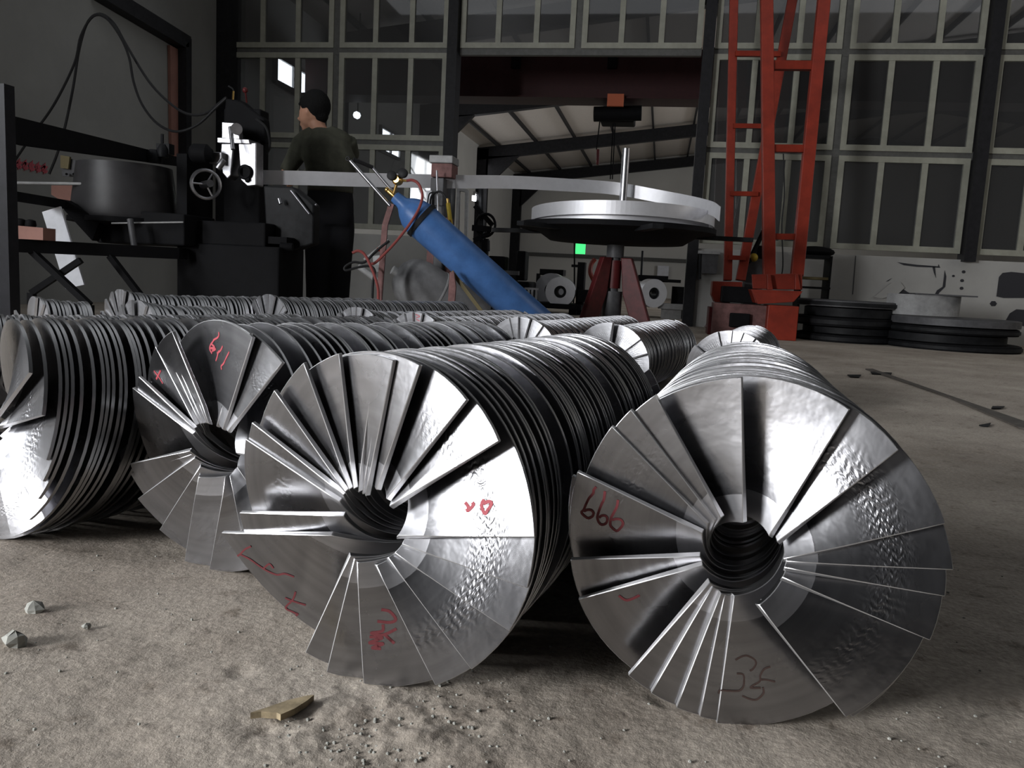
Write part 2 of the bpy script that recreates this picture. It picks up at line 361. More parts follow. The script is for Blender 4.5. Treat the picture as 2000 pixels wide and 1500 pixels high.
def side_window(y0, y1, z0, z1, X=XL, s=1):
    global nwin
    nwin += 1
    t = thing('window_%d' % nwin, (X, (y0+y1)/2, z0), kind='structure')
    f = MB(); q = .05
    a, c = sorted((X, X + s*.05))
    f.box((a, y0-q, z0-q), (c, y1+q, z0)); f.box((a, y0-q, z1), (c, y1+q, z1+q))
    f.box((a, y0-q, z0), (c, y0, z1)); f.box((a, y1, z0), (c, y1+q, z1)); f.box((a, (y0+y1)/2-.03, z0), (c, (y0+y1)/2+.03, z1))
    f.build('window_frame', M['lightgrey'], t)
    a, c = sorted((X+s*.004, X + s*.02))
    MB().box((a, y0, z0), (c, y1, z1)).build('pane', M['daylit'], t)
def sw(x0, x1, ya, yb, X, sg=1):
    A = atX(x0, ya, X); B = atX(x1, yb, X); y0, y1 = sorted((A.y, B.y)); side_window(y0, y1, *sorted((A.z, B.z)), X, sg)
side_window(-.25, 2.05, 1.45, 2.65); side_window(-4.05, -1.95, .6, 2.4)  # unseen panes added at the left daylight lamps; the second fills a door opening
sw(536, 600, 112, 190, XL); sw(742, 776, 250, 308, XL); sw(822, 829, 342, 350, XL); sw(925, 932, 378, 392, XL)
sw(1908, 1937, 432, 466, XE, -1); sw(1935, 1958, 336, 350, XE, -1)
# ------------------------------------------------------------------ bundles of nested screw flights
UNIT = CH; DIA = .8145*CH; RAD = DIA/2; RIN = .0345; PITCH = .27; TH = .0052
def frame_of(x, y, yaw):
    ax = Vector((math.sin(yaw), math.cos(yaw), 0)); s = Vector((math.cos(yaw), -math.sin(yaw), 0))
    return Vector((x, y, RAD)), ax, s
UP = Vector((0, 0, 1))
def flight(parent, c, ax, s, th0, th_hub, rt, z0, L, pitch=PITCH, label=None, name='screw_flight', nr=5, step=7.5, wob=0.0, R=RAD, rin=RIN, tail=.35, rhub=None, Rf=None, TH=TH, bev=0, flare=.35):
    Rf = Rf or R
    """one helical blade; th clockwise from the top as seen from the front, the blade runs back counter-clockwise"""
    b = MB(); b.uv = []; dth = th_hub - th0
    dth = (dth + PI) % (2*PI) - PI; rh_ = rhub or rin; off = []
    for k in range(nr + 1):
        f = k/nr; x_ = rh_*math.sin(dth)*(1-f); y_ = rh_*math.cos(dth)*(1-f) + rt*f; off.append(math.atan2(x_, y_))
    total = (L - z0)/pitch*2*PI
    n = max(6, int(total/math.radians(step))); alphas = [0, math.radians(2), math.radians(4)] + [math.radians(6) + (total - math.radians(6))*i/n for i in range(n+1)]
    sec = []
    for al in alphas:
        fade = math.exp(-al/tail); zf = math.exp(-pitch*al/(2*PI)/flare); Rb = R + (Rf - R)*zf; Ro = Rb + (rt - Rf)*fade + wob*math.sin(al*.9 + th0*3)*(1 - fade)
        Ri = rin + ((rhub or rin) - rin)*fade
        row = []
        for side in (-1, 1):
            for k in (range(nr+1) if side < 0 else range(nr, -1, -1)):
                f = k/nr; r = Ri + (Ro - Ri)*f
                a = al - off[k]*max(0, 1 - al/.8)        # edge line on the same helicoid
                th = th0 - a; zz = z0 + pitch*al/(2*PI)
                rad = s*math.sin(th) + UP*math.cos(th); tg = (-s*math.cos(th) + UP*math.sin(th))
                nrm = (ax - tg*(pitch/(2*PI*r))).normalized()    # normal pointing away from the viewer
                p = c + rad*r + ax*zz + nrm*(TH*(1.05 - .15*f)/2*side)
                if p.z < .0015: p.z = .0015
                row.append(p); b.uv.append((al*.14 + th0*.5, f))
        sec.append(row)
    b.ring(sec, sm=True)
    o = b.build(name, STEEL if bev or rin != RIN or flare > .3 else STEEL2, parent); o.data.materials.append(EDGE); o.data.materials.append(RIM); kk = 2*nr + 2; mi = []
    for i in range(len(sec) - 1):
        for j in range(kk): mi.append(2 if j in (nr, kk - 1) else 0)
    o.data.polygons.foreach_set('material_index', mi + [1, 1])
    if bev:
        q = o.modifiers.new('bevel', 'BEVEL'); q.width = bev; q.segments = 1; q.limit_method = 'ANGLE'; q.angle_limit = math.radians(50); q.material = 1
    if label: o['label'] = label
    return o
def hit(px, c, ax, z=0.0):
    r = ray(*px); p0 = c + ax*z; t = (p0 - CAM).dot(ax)/r.dot(ax); return CAM + r*t - p0
def polar(px, c, ax, s):
    d = hit(px, c, ax); x = d.dot(s); z = d.z
    return math.atan2(x, z), math.hypot(x, z)
def bundle(label, x, y, yaw, L, edges=None, N=14, pitch=PITCH, group=None, seed=1, nr=5, step=7.5, R=RAD, mix=.62, cz=None, Rf=None, th=TH):
    c, ax, s = frame_of(x, y, yaw); c.z = cz or R
    t = thing('screw_flight_bundle', (x, y, 0), label, 'screw flight bundle', group)
    rnd = random.Random(seed); E = []
    if edges:
        for (tx, ty), (hx, hy) in edges:
            a, r = polar((tx, ty), c, ax, s); ah, rh = polar((hx, hy), c, ax, s); E.append([a % (2*PI), r, ah, rh])
        E.sort()
    else:
        a = rnd.random()
        for i in range(N):
            E.append([a % (2*PI), R*(1 + rnd.uniform(-.02, .035)), a + rnd.uniform(-.06, .06), RIN]); a += 2*PI/N*rnd.uniform(.55, 1.45)
        E.sort()
    n = len(E); gaps = []
    for i in range(n):
        g = (E[(i+1) % n][0] - E[i][0]) % (2*PI)
        gaps.append(max(th*1.3, mix*pitch*g/(2*PI) + (1-mix)*pitch/n))
    sc = pitch/sum(gaps); gaps = [g*sc for g in gaps]
    # depth of flight i at its own edge: cumulative difference between the nominal and the actual spacing
    z = [0.0]
    for i in range(n-1):
        g = (E[i+1][0] - E[i][0])
        z.append(z[-1] + pitch*g/(2*PI) - gaps[i])     # clockwise neighbours lie behind by gaps[i]
    zm = sum(z)/n; z = [q - zm for q in z]
    out = []; Rf = Rf or R
    for i, (a, r, ah, rh) in enumerate(E):
        r = min(max(r, Rf*.97), Rf*1.22)
        out.append(flight(t, c, ax, s, a, ah, r, z[i], L + rnd.uniform(-.02, .02), pitch, nr=nr, step=step, wob=.002, R=R, rhub=min(max(rh, RIN*.8), RIN*2.4), Rf=Rf, TH=th, bev=.0006 if edges else 0, flare=.35 if edges or Rf < R*1.1 else .06))
    return t, c, ax, s, E, out
EB = [((425,1042),(640,1046)),((470,1002),(668,1006)),((472,858),(657,980)),((488,825),(668,966)),((532,762),(672,960)),((590,708),(680,956)),((660,690),(690,955)),((733,693),(700,962)),
 ((757,698),(712,965)),((775,703),(722,967)),((828,712),(745,955)),((918,780),(763,975)),((980,860),(768,990)),((1018,1028),(762,1043)),((1050,1046),(782,1046)),((1035,1145),(790,1062)),
 ((1000,1228),(775,1078)),((925,1303),(760,1087)),((855,1333),(737,1100)),((712,1338),(697,1095)),((640,1310),(692,1088)),((605,1262),(686,1080))]
EA = [((1118,928),(1366,1045)),((1130,918),(1374,1036)),((1197,830),(1385,1020)),((1235,797),(1400,1012)),((1283,768),(1412,1005)),((1450,735),(1455,1018)),((1660,800),(1505,1050)),((1755,880),(1520,1062)),
 ((1848,1025),(1530,1098)),((1863,1115),(1535,1102)),((1845,1165),(1530,1112)),((1815,1250),(1525,1130)),((1665,1405),(1488,1175)),((1650,1398),(1478,1180)),((1398,1418),(1430,1165)),((1365,1400),(1412,1160)),
 ((1320,1380),(1405,1155)),((1278,1340),(1390,1140)),((1238,1303),(1385,1130)),((1130,1168),(1372,1100)),((1115,1090),(1368,1082))]
EC = [((252,757),(370,847)),((268,735),(377,836)),((300,676),(380,830)),((320,673),(393,827)),((334,672),(403,826)),((350,669),(414,826)),((359,676),(424,827)),((485,652),(430,834)),((500,651),(442,834)),
 ((510,658),(452,838)),((568,707),(462,842)),((580,900),(470,885)),((545,1040),(465,915)),((480,1105),(445,932)),((403,1116),(432,934)),((355,1097),(381,931)),((305,1036),(383,910)),((262,975),(372,893)),((250,925),(368,886)),((254,905),(370,878))]
G1 = 'nested screw flight bundles lying in the front row'
G2 = 'nested screw flight bundles lying in the rows behind'
u = UNIT
BB = bundle('large front centre bundle of nested screw flights, red 06 on a shining blade', -.633*u, 1.801*u, math.radians(10.8), 1.745*u, EB, group=G1, nr=7, step=5, R=.148, cz=.162, Rf=.163)
BA = bundle('large bundle of nested screw flights nearest at right, red 666 on a blade', .234*u, 1.827*u, math.radians(5.5), 1.757*u, EA, group=G1, nr=7, step=5, R=.148, cz=.162, Rf=.163)
BC = bundle('third bundle from the right in the front row, blades fanned apart, red scrawl', -1.3835*u, 2.359*u, math.radians(18.5), 1.6177*u, EC, group=G1, nr=6, step=5, R=.148, cz=.162, Rf=.163)
BD = bundle('leftmost front row bundle, its face cut by the left picture edge', -.902, .967, math.radians(22), .81, None, 22, .28, G1, seed=20, nr=4, step=7, R=.148, mix=.8, cz=.154, Rf=.155)
def by_tops(n, f, z):
    a = atz(n[0], n[1], z); b = atz(f[0], f[1], z); d = b - a; return a.x, a.y, math.atan2(d.x, d.y), d.length
rows = [   # front top pixel, slope of the axis (right per depth), run in depth, blades, pitch, diameter
 ('bundle of screw flights directly behind the nearest right-hand bundle', (1430, 643), .36, .90, 14, .22, .264),
 ('bundle with widely spaced shining coils behind the front centre bundle', (1192, 627), .40, .95, 11, .25, .264),
 ('bundle whose bright fan shows left of the wide-coiled shining bundle', (1018, 616.5), .45, 1.05, 18, .22, .27),
 ('bundle with a red mark on its fan, in front of the blue cylinder foot', (812, 607), .55, .96, 20, .22, .27),
 ('bundle of screw flights whose bright fan sits below the grey tank', (697, 597), .60, .92, 22, .22, .27),
 ('dark bundle below the worker, its bright fan left of the grey tank', (523, 572), .75, .90, 22, .22, .285),
 ('farthest dark bundle of screw flights, right below the black machine', (234, 562), .75, 1.0, 20, .24, .285),
 ('long bundle of screw flights just behind the leftmost front row bundle', (-90, 597), .72, .76, 20, .24, .27),
 ('short bundle end poking up at the far left behind the long bundle', (62, 576), .7, .14, 16, .20, .26),
 ('short bundle end poking up in front of the farthest bright fan', (262, 583), .7, .24, 16, .20, .27)]
BN = []
for i, (lb, n, sl, run, N, pt, D) in enumerate(rows):
    RB = D*.475; RF_ = D*.56
    a = atz(n[0], n[1], RB + RF_); d = RR*sl + RF; d.z = 0
    BN.append(bundle(lb, a.x, a.y, math.atan2(d.x, d.y), run*d.length, None, N, pt, G2, seed=31+i, nr=3, step=9, mix=.8, R=RB, Rf=RF_, th=pt/N*.62))
#@@PROPS
# ------------------------------------------------------------------ red and yellow marker writing on the blades
from mathutils.bvhtree import BVHTree
def write_on(B, strokes, w=.0011, name='marker_writing', mt='paint', label=None):
    t, c, ax, s, E, out = B; vs, fs, own = [], [], []
    for k, o in enumerate(out):
        n = len(vs); org = ORG[t.name]
        vs += [v.co + org for v in o.data.vertices]
        for p in o.data.polygons: fs.append([n + i for i in p.vertices]); own.append(k)
    bv = BVHTree.FromPolygons(vs, fs); per = {}
    for st in strokes:
        last = None; Q = []; z_ = st
        if len(st) > 2:
            e = [st[0]] + list(st) + [st[-1]]; z_ = []
            for i in range(1, len(e) - 2):
                for q in range(5):
                    q /= 5; z_.append(tuple(.5*(2*e[i][k] + (e[i+1][k]-e[i-1][k])*q + (2*e[i-1][k]-5*e[i][k]+4*e[i+1][k]-e[i+2][k])*q*q + (3*e[i][k]-e[i-1][k]-3*e[i+1][k]+e[i+2][k])*q**3) for k in (0, 1)))
            z_.append(st[-1])
        st = z_
        for i in range(len(st) - 1):
            a, b = st[i], st[i+1]; m = max(1, int(math.hypot(b[0]-a[0], b[1]-a[1])/3))
            Q += [(a[0] + (b[0]-a[0])*q/m, a[1] + (b[1]-a[1])*q/m) for q in range(m)]
        Q.append(st[-1])
        for q in Q:
            h = bv.ray_cast(CAM, ray(*q).normalized())
            if h[0] is None: last = None; continue
            p, nn, fi, _ = h; nn = nn if nn.dot(p - CAM) < 0 else -nn; k = own[fi]; p = p + nn*.0003
            if last and last[2] == k and (p - last[0]).length < .02:
                d = (p - last[0]).normalized(); r = d.cross(nn).normalized()*w; r0 = r; n0 = last[1]
                mb = per.setdefault(k, MB())
                a = last[0] - d*w*.6; b = p + d*w*.6
                mb.hexa([a - r, b - r, b + r, a + r, a - r + n0*.0003, b - r + nn*.0003, b + r + nn*.0003, a + r + n0*.0003])
            last = (p, nn, k)
    for k, mb in per.items(): mb.build(name, M[mt], out[k], label=label)
def cs(o, sc, *st): return [[(o[0] + sc*x, o[1] + sc*y) for x, y in q] for q in st]
A666 = cs((1120, 930), .08, [(545,270),(500,330),(480,420),(380,540),(310,680),(250,820),(200,880),(260,960),(360,1020),(460,980),(490,900),(440,830),(340,820),(270,850)],
 [(770,380),(745,560),(690,680),(620,860),(585,1000),(620,1120),(690,1180),(790,1150),(830,1050),(790,970),(700,960),(640,1000)],
 [(1090,590),(1060,740),(980,900),(920,1020),(900,1180),(960,1270),(1060,1330),(1160,1250),(1210,1150),(1160,1060),(1050,1040),(960,1060)])
A35 = cs((1370, 1250), .0933, [(720,410),(850,340),(960,330),(1100,400),(1140,490),(1080,600),(1020,640)], [(750,700),(870,720),(890,850),(870,980),(780,1060),(560,1060),(390,1050),(360,1110)],
 [(1430,560),(1310,610),(1230,740),(1220,860),(1060,960),(1040,1000),(1230,1000)], [(1240,830),(1350,830),(1530,870)], [(1290,1000),(1300,1100),(1230,1190),(1130,1250),(1000,1230),(860,1170)])
write_on(BA, A666 + [[(1210,1164),(1225,1172),(1248,1163)]], .0012, mt='faint', label='red handwritten 666')
write_on(BA, A35, .0008, mt='brownink', label='thin handwritten 35')
B06 = cs((880, 930), .08, [(370,660),(430,740),(430,810),(400,840)], [(430,840),(500,780),(560,700),(545,660)], [(810,590),(760,700),(790,830),(850,910),(910,830),(970,740),(1000,660),(940,620),(830,660)])
write_on(BB, B06, .0016, label='red handwritten 06')
BSC = cs((450, 1050), .19, [(50,200),(100,170),(150,120),(210,90)], [(100,170),(200,220),(300,290),(380,340),(480,380),(560,370),(650,400)], [(340,320),(400,270),(440,310)],
 [(570,620),(640,650),(770,690)], [(670,560),(640,640),(570,720),(660,770),(690,790),(600,840)], [(440,750),(520,780),(590,820)])
write_on(BB, BSC, .0010, mt='faint')
B25 = cs((450, 1050), .19, [(1560,740),(1640,760),(1700,840),(1640,870),(1520,860)], [(1570,900),(1560,960),(1450,980),(1530,1000),(1600,990),(1700,940)], [(1590,1000),(1680,1080)],
 [(1440,1020),(1560,1030),(1430,1080),(1570,1090),(1460,1130),(1540,1140)])
write_on(BB, B25, .0014, mt='faint')
C1 = cs((380, 640), .08, [(600,120),(600,190),(560,250),(490,290),(450,350),(400,420),(380,520),(430,620)], [(420,400),(500,480),(400,500),(520,520),(440,570)], [(600,570),(560,720),(530,800)],
 [(690,460),(640,560),(560,620)], [(850,600),(780,740),(720,870),(660,940),(670,1010)])
write_on(BC, C1 + [[(302,725),(312,738),(318,748)], [(314,724),(306,740)]], .0013)
write_on(BN[3], [[(812,614),(820,618),(812,622),(820,627)]], .0012)
# ------------------------------------------------------------------ generic box between pixels, aligned with the building
def wb(mb, x0, y0, x1, y1, d, dep, floor=False):
    xc, yc = (x0+x1)/2, (y0+y1)/2; Y = at(xc, yc, d).y
    za = 0 if floor else atY(xc, y1, Y).z
    mb.box((atY(x0, yc, Y).x, Y, za), (atY(x1, yc, Y).x, Y + dep, atY(xc, y0, Y).z)); return mb
def plate(mb, pts, d, th=.02):                    # polygon standing in the plane Y = const
    cx = sum(p[0] for p in pts)/len(pts); cy = sum(p[1] for p in pts)/len(pts); Y = at(cx, cy, d).y
    mb.prism([atY(x, y, Y) for x, y in pts], (0, th, 0)); return mb
def ln(mb, a, b, d, r, d2=None, n=10): mb.cyl(at(a[0], a[1], d), at(b[0], b[1], d2 or d), r, n=n); return mb
def base(x, d): p = at(x, 600, d); return Vector((p.x, p.y, 0))
# ------------------------------------------------------------------ forming machine
t = thing('strip_forming_machine', base(460, 5.1), 'black forming machine with bright steel roll head at the end of the steel strip', 'machine')
b = MB(); wb(b, 345, 478, 545, 600, 5.0, .35, True); wb(b, 362, 432, 518, 480, 5.0, .3); b.build('machine_base', M['black'], t, .01)
b = MB(); wb(b, 436, 212, 508, 440, 5.3, .12); plate(b, [(440,192),(470,196),(516,232),(520,280),(436,250)], 5.25, .08); b.build('column', M['black'], t, .01)
b = MB(); plate(b, [(433,238),(458,240),(466,252),(468,272),(433,272)], 5.12, .05); b.build('head_bracket', M['chrome'], t, .004)
b = MB(); plate(b, [(424,268),(486,272),(488,281),(424,279)], 5.08, .16); b.build('head_cap', M['chrome'], t, .004)
b = MB(); plate(b, [(432,280),(456,280),(451,342),(444,350),(434,338),(430,305)], 5.1, .10); b.build('roll_housing', M['chrome'], t, .006)
b = MB(); plate(b, [(465,280),(500,278),(500,362),(483,364),(470,352)], 5.1, .10); b.build('roll_housing', M['chrome'], t, .006)
b = MB(); b.torus(at(478, 336, 5.09), (0, 1, 0), .035, .012, 20, 6); plate(b, [(474,325),(484,325),(486,352),(480,356),(475,345)], 5.085, .03); b.build('roll_slot', M['black'], t)
b = MB(); b.cyl(at(462, 252, 5.1), at(462, 252, 5.0), .035, n=20); b.cyl(at(450, 248, 5.02), at(455, 292, 5.0), .013, n=10); b.build('clamp_lever', M['chrome'], t)
b = MB(); wb(b, 408, 297, 433, 320, 5.05, .1); b.cyl(at(425, 330, 5.0), at(438, 312, 5.0), .02, n=10); b.build('guide_block', M['chrome'], t, .004)
b = MB(); hc = at(402, 360, 4.98); b.torus(hc, (.72, -.69, 0), .085, .011, 28, 8); b.cyl(hc - Vector((.05, -.05, 0)), hc + Vector((.07, -.07, 0)), .022, n=14)
for k in range(3):
    a = k*2.1; u_, v_ = perp(Vector((.72, -.69, 0))); b.cyl(hc, hc + (u_*math.cos(a) + v_*math.sin(a))*.085, .006, n=6)
b.build('handwheel', M['chrome'], t)
b = MB(); b.lathe(at(392, 300, 5.0), (1, .2, 0), [(.04, -.06), (.058, -.04), (.058, .04), (.03, .07)], 18); b.build('motor', M['black'], t)
b = MB(); plate(b, [(514,362),(572,365),(600,388),(613,400),(612,476),(566,492),(520,474)], 5.05, .1); b.build('side_arm', M['darkmetal'], t, .01)
b = MB(); ln(b, (568,372), (604,418), 5.0, .006); ln(b, (545,388), (548,398), 5.0, .012); b.sphere(at(617, 400, 5.0), .008, 10); b.build('lever', M['chrome'], t)
b = MB(); b.cyl(at(548, 481, 4.98), at(572, 483, 4.98), .025, n=14); wb(b, 500, 462, 560, 476, 4.98, .2); b.build('drive_shaft', M['black'], t)
b = MB(); b.tube([at(500, 232, 5.2), at(520, 250, 5.2), at(527, 285, 5.2), at(520, 300, 5.2)], .008); b.build('machine_cable', M['rubber'], t); b = MB(); b.tube([at(446,168,5.2), at(456,176,5.2), at(455,196,5.2)], .005); b.build('machine_cable', M['rubber'], t)
b = MB(); b.sphere(at(479, 176, 5.2), .018, 12); b.cyl(at(479, 176, 5.2), at(482, 200, 5.25), .006, n=6); b.build('warning_knob', M['dred'], t, label='small dark red knob')
b = MB(); b.cyl(at(455, 195, 5.15), at(456, 178, 5.15), .006, n=8); b.build('spring', M['brass'], t)
# ------------------------------------------------------------------ worker
D = 5.95
def ringbody(b, secs, n=14):                      # secs: centre, half width vector, half depth vector
    b.ring([[Vector(c) + Vector(u)*math.cos(2*PI*j/n) + Vector(v)*math.sin(2*PI*j/n) for j in range(n)] for c, u, v in secs]); return b
def limb(b, pts, n=12):
    P = [Vector(p) for p, r in pts]; rg = []; u = None
    for i, (p, r) in enumerate(pts):
        d = (P[min(i+1, len(P)-1)] - P[max(i-1, 0)]).normalized()
        if u is None: u, _ = perp(d)
        u = (u - d*u.dot(d)).normalized(); v = d.cross(u); rg.append([Vector(p) + (u*math.cos(2*PI*j/n) + v*math.sin(2*PI*j/n))*r for j in range(n)])
    b.ring(rg); return b
def remesh(o, v=.012, sm=3):
    r = o.modifiers.new('remesh', 'REMESH'); r.mode = 'VOXEL'; r.voxel_size = v; r.use_smooth_shade = True
    q = o.modifiers.new('smooth', 'SMOOTH'); q.iterations = sm; q.factor = .5; return o
t = thing('person', base(645, D), 'worker in olive jacket and black trousers, back turned, bending to the black machine', 'person')
R0 = Vector((.985, .172, 0)); F0 = Vector((-.172, .985, 0))
def px(x, y, dd=0): return at(x, y, D + dd)
hipz = px(645, 405)
b = MB()
hd = px(612, 216)
b.sphere(hd, .098, 20, (.95, 1.0, 1.18))
fd = (-R0*.92 + F0*.35 - Vector((0, 0, .25))).normalized()     # facing left, down and a little away
b.sphere(hd + fd*.030 - Vector((0, 0, .035)), .078, 16, (1, 1, 1.1))
b.cyl(hd + fd*.075 + Vector((0, 0, -.005)), hd + fd*.128 - Vector((0, 0, .03)), .010, .019, n=10)         # nose
b.sphere(hd + fd*.088 - Vector((0, 0, .075)), .026, 12, (1, 1, .7))                            # mouth and chin
b.sphere(hd + fd*.06 - Vector((0, 0, .105)), .035, 12)
side = fd.cross(Vector((0, 0, 1))).normalized()
for sg in (-1, 1):
    b.sphere(hd + side*sg*.088 - fd*.012 - Vector((0, 0, .022)), .030, 12, (.6, .6, 1.15))                       # ears
    b.sphere(hd + fd*.086 + side*sg*.032 + Vector((0, 0, .012)), .015, 10)
limb(b, [(hd - Vector((0, 0, .06)) - fd*.01, .062), (px(622, 252), .06), (px(632, 275), .08)])
limb(b, [(px(634, 268), .07), (px(645, 330), .08), (px(645, 395), .09)])
LW = px(556, 338, .02)
limb(b, [(px(598, 272, .03), .05), (px(572, 312, .03), .042), (LW, .030), (px(550, 343, .03), .028)])
RWr = px(588, 345, .42)
limb(b, [(px(672, 275, .12), .05), (px(660, 325, .30), .042), (RWr, .030), (px(580, 348, .45), .028)])
for sx, x1, x2, x3, dd in ((-1, 628, 622, 618, .02), (1, 662, 664, 662, .06)):
    an = px(x3, 600, dd); an.z = .09
    limb(b, [(px(x1, 400, dd), .085), (px(x2, 505, dd), .06), (an, .045), (Vector((an.x, an.y, .06)) + fd*.056, .035)])
for W, sg in ((LW, 1), (RWr, 1)):                  # hands: palm, four fingers, thumb
    pd = (-R0*.8 - Vector((0, 0, .45)) + F0*.2).normalized(); wv = pd.cross(Vector((0, 0, 1))).normalized()
    pc = W + pd*.05; b.sphere(pc, .038, 12, (1, .8, .8))
    for k in range(4):
        st_ = pc + wv*(-.028 + .019*k) + pd*.02; L_ = (.055, .065, .062, .048)[k]
        limb(b, [(st_, .0095), (st_ + pd*L_*.6, .0088), (st_ + pd*L_*.9 - Vector((0, 0, L_*.45)), .0075)], 8)
    limb(b, [(W + wv*-.03 + pd*.02, .011), (W + wv*-.055 + pd*.05, .010), (W + wv*-.05 + pd*.08, .008)], 8)
remesh(b.build('body', M['skin'], t), .0085, 2)
b = MB()                                            # hair cap, cut short over the ears, a tuft over the brow
b.sphere(hd + Vector((0, 0, .028)) - fd*.022, .108, 22, (1.0, 1.0, 1.08))
b.sphere(hd + fd*.05 + Vector((0, 0, .085)), .05, 14, (1.2, 1.1, .7)); b.sphere(hd + fd*.10 + Vector((0, 0, .072)), .024, 12, (1.3, 1.1, .7))
b.sphere(hd - fd*.06 - Vector((0, 0, .05)), .062, 14); b.sphere(hd - fd*.0 + Vector((0, 0, .125)), .035, 12, (1.5, 1.2, .5))
b.sphere(hd + side*.06 + fd*.015 + Vector((0, 0, .03)), .045, 12); b.sphere(hd - side*.06 + fd*.015 + Vector((0, 0, .03)), .045, 12)
remesh(b.build('hair', M['hair'], t), .009, 2)
b = MB()
U = R0; V = F0
ringbody(b, [(px(626, 250), U*.055, V*.06), (px(628, 262), U*.09, V*.09), (px(636, 276), U*.165, V*.11), (px(643, 305), U*.195, V*.13), (px(646, 335), U*.18, V*.14), (px(646, 362), U*.165, V*.135), (px(645, 378), U*.168, V*.135)], 20)
limb(b, [(px(602, 268, .03), .068), (px(590, 282, .03), .078), (px(574, 312, .03), .066), (px(558, 336, .03), .052)])
limb(b, [(px(676, 276, .06), .08), (px(684, 300, .14), .07), (px(664, 328, .30), .062), (px(596, 343, .41), .05)])
limb(b, [(px(615, 255), .045), (px(600, 270, .02), .07), (px(596, 280, .03), .07)]); limb(b, [(px(640, 256), .05), (px(665, 272, .03), .07), (px(676, 282, .06), .07)])
remesh(b.build('jacket', M['jacket'], t), .013, 3)
b = MB()
ringbody(b, [(px(645, 366), U*.158, V*.125), (px(645, 392), U*.17, V*.135), (px(645, 425), U*.172, V*.13), (px(645, 440), U*.15, V*.11)], 20)
for x1, x2, x3, dd in ((624, 620, 618, .0), (664, 664, 661, .05)):
    an = px(x3, 600, dd); an.z = .07
    limb(b, [(px(x1, 405, dd), .10), (px(x1, 450, dd), .108), (px(x2, 510, dd), .088), (an, .072)])
remesh(b.build('trousers', M['trousers'], t), .014, 3)
for x3, dd in ((618, .0), (661, .05)):
    an = px(x3, 600, dd); an.z = 0
    b = MB(); f2 = Vector((fd.x, fd.y, 0)).normalized(); s2 = Vector((-f2.y, f2.x, 0))
    ringbody(b, [(an - f2*.09 + Vector((0, 0, .03)), s2*.03, Vector((0, 0, .03))), (an - f2*.05 + Vector((0, 0, .05)), s2*.042, Vector((0, 0, .05))), (an + f2*.03 + Vector((0, 0, .045)), s2*.045, Vector((0, 0, .045))), (an + f2*.12 + Vector((0, 0, .032)), s2*.045, Vector((0, 0, .032))), (an + f2*.18 + Vector((0, 0, .02)), s2*.03, Vector((0, 0, .018)))])
    b.build('shoe', M['shoe'], t)
# ------------------------------------------------------------------ steel strip running from the coil to the machine
SP = [(500,346,5.28),(600,348,5.36),(700,351,5.45),(840,354,5.56),(905,355,5.62),(1000,356,5.78),(1100,361,5.92),(1200,368,5.98),(1290,384,5.85),(1350,396,5.65),(1390,407,5.42),(1406,418,5.2)]
P = [at(*q) for q in SP]; Q = []; E_ = [P[0]*2 - P[1]] + P + [P[-1]*2 - P[-2]]
for i in range(1, len(E_) - 2):
    for q in range(6):
        q /= 6; a, b_, c_, d_ = E_[i-1:i+3]; Q.append(.5*((2*b_) + (c_-a)*q + (2*a-5*b_+4*c_-d_)*q*q + (3*b_-a-3*c_+d_)*q**3))
Q.append(P[-1]); hw = .0455; rg = []
for i, p in enumerate(Q):
    d = (Q[min(i+1, len(Q)-1)] - Q[max(i-1, 0)]).normalized(); nn = Vector((-d.y, d.x, 0)).normalized()*.002
    rg.append([p - nn - UP*hw, p + nn - UP*hw, p + nn + UP*hw, p - nn + UP*hw])
MB().ring(rg, sm=True).build('steel_strip', M['strip'], None, label='long pale steel strip stretched from the coil on the stand to the black machine', cat='steel strip')
# ------------------------------------------------------------------ decoiler and coil
DC = 5.9; ctr = at(1205, 443, DC); zc = ctr.z
t = thing('decoiler', (ctr.x, ctr.y, 0), 'coil turntable with black disc, bright mandrel and dark red splayed legs', 'decoiler')
b = MB(); b.lathe((ctr.x, ctr.y, zc), (0, 0, 1), [(.10, -.13), (.48, -.115), (.58, -.05), (.70, -.035), (.70, 0), (.1, 0)], 48); b.build('turntable', M['black'], t)
for k, (a, L_) in enumerate(((2.9, .98), (.18, .98), (1.6, .9), (-1.25, .95), (4.0, .9))):
    d = Vector((math.cos(a), math.sin(a), 0)); b = MB(); b.bar(Vector((ctr.x, ctr.y, zc-.045)) + d*.1, Vector((ctr.x, ctr.y, zc-.045)) + d*L_, .07, .03); b.build('arm', M['darkmetal'], t)
b = MB(); b.cyl((ctr.x+.03, ctr.y, zc-.05), (ctr.x+.03, ctr.y, atY(1219, 290, ctr.y).z), .027, n=20); b.build('mandrel', M['chrome'], t, label='bright steel mandrel post')
b = MB(); b.cyl((ctr.x, ctr.y, zc-.09), (ctr.x, ctr.y, zc-.22), .062, n=24); b.cyl((ctr.x, ctr.y, zc-.22), (ctr.x, ctr.y, .30), .038, n=20); b.cyl((ctr.x, ctr.y, .34), (ctr.x, ctr.y, .06), .07, n=20); b.build('shaft', M['grey'], t)
b = MB(); b.cyl((ctr.x, ctr.y, zc-.24), (ctr.x, ctr.y, zc-.44), .052, n=24); b.build('collar', M['dred'], t, label='dark red collar')
zt = zc - .22
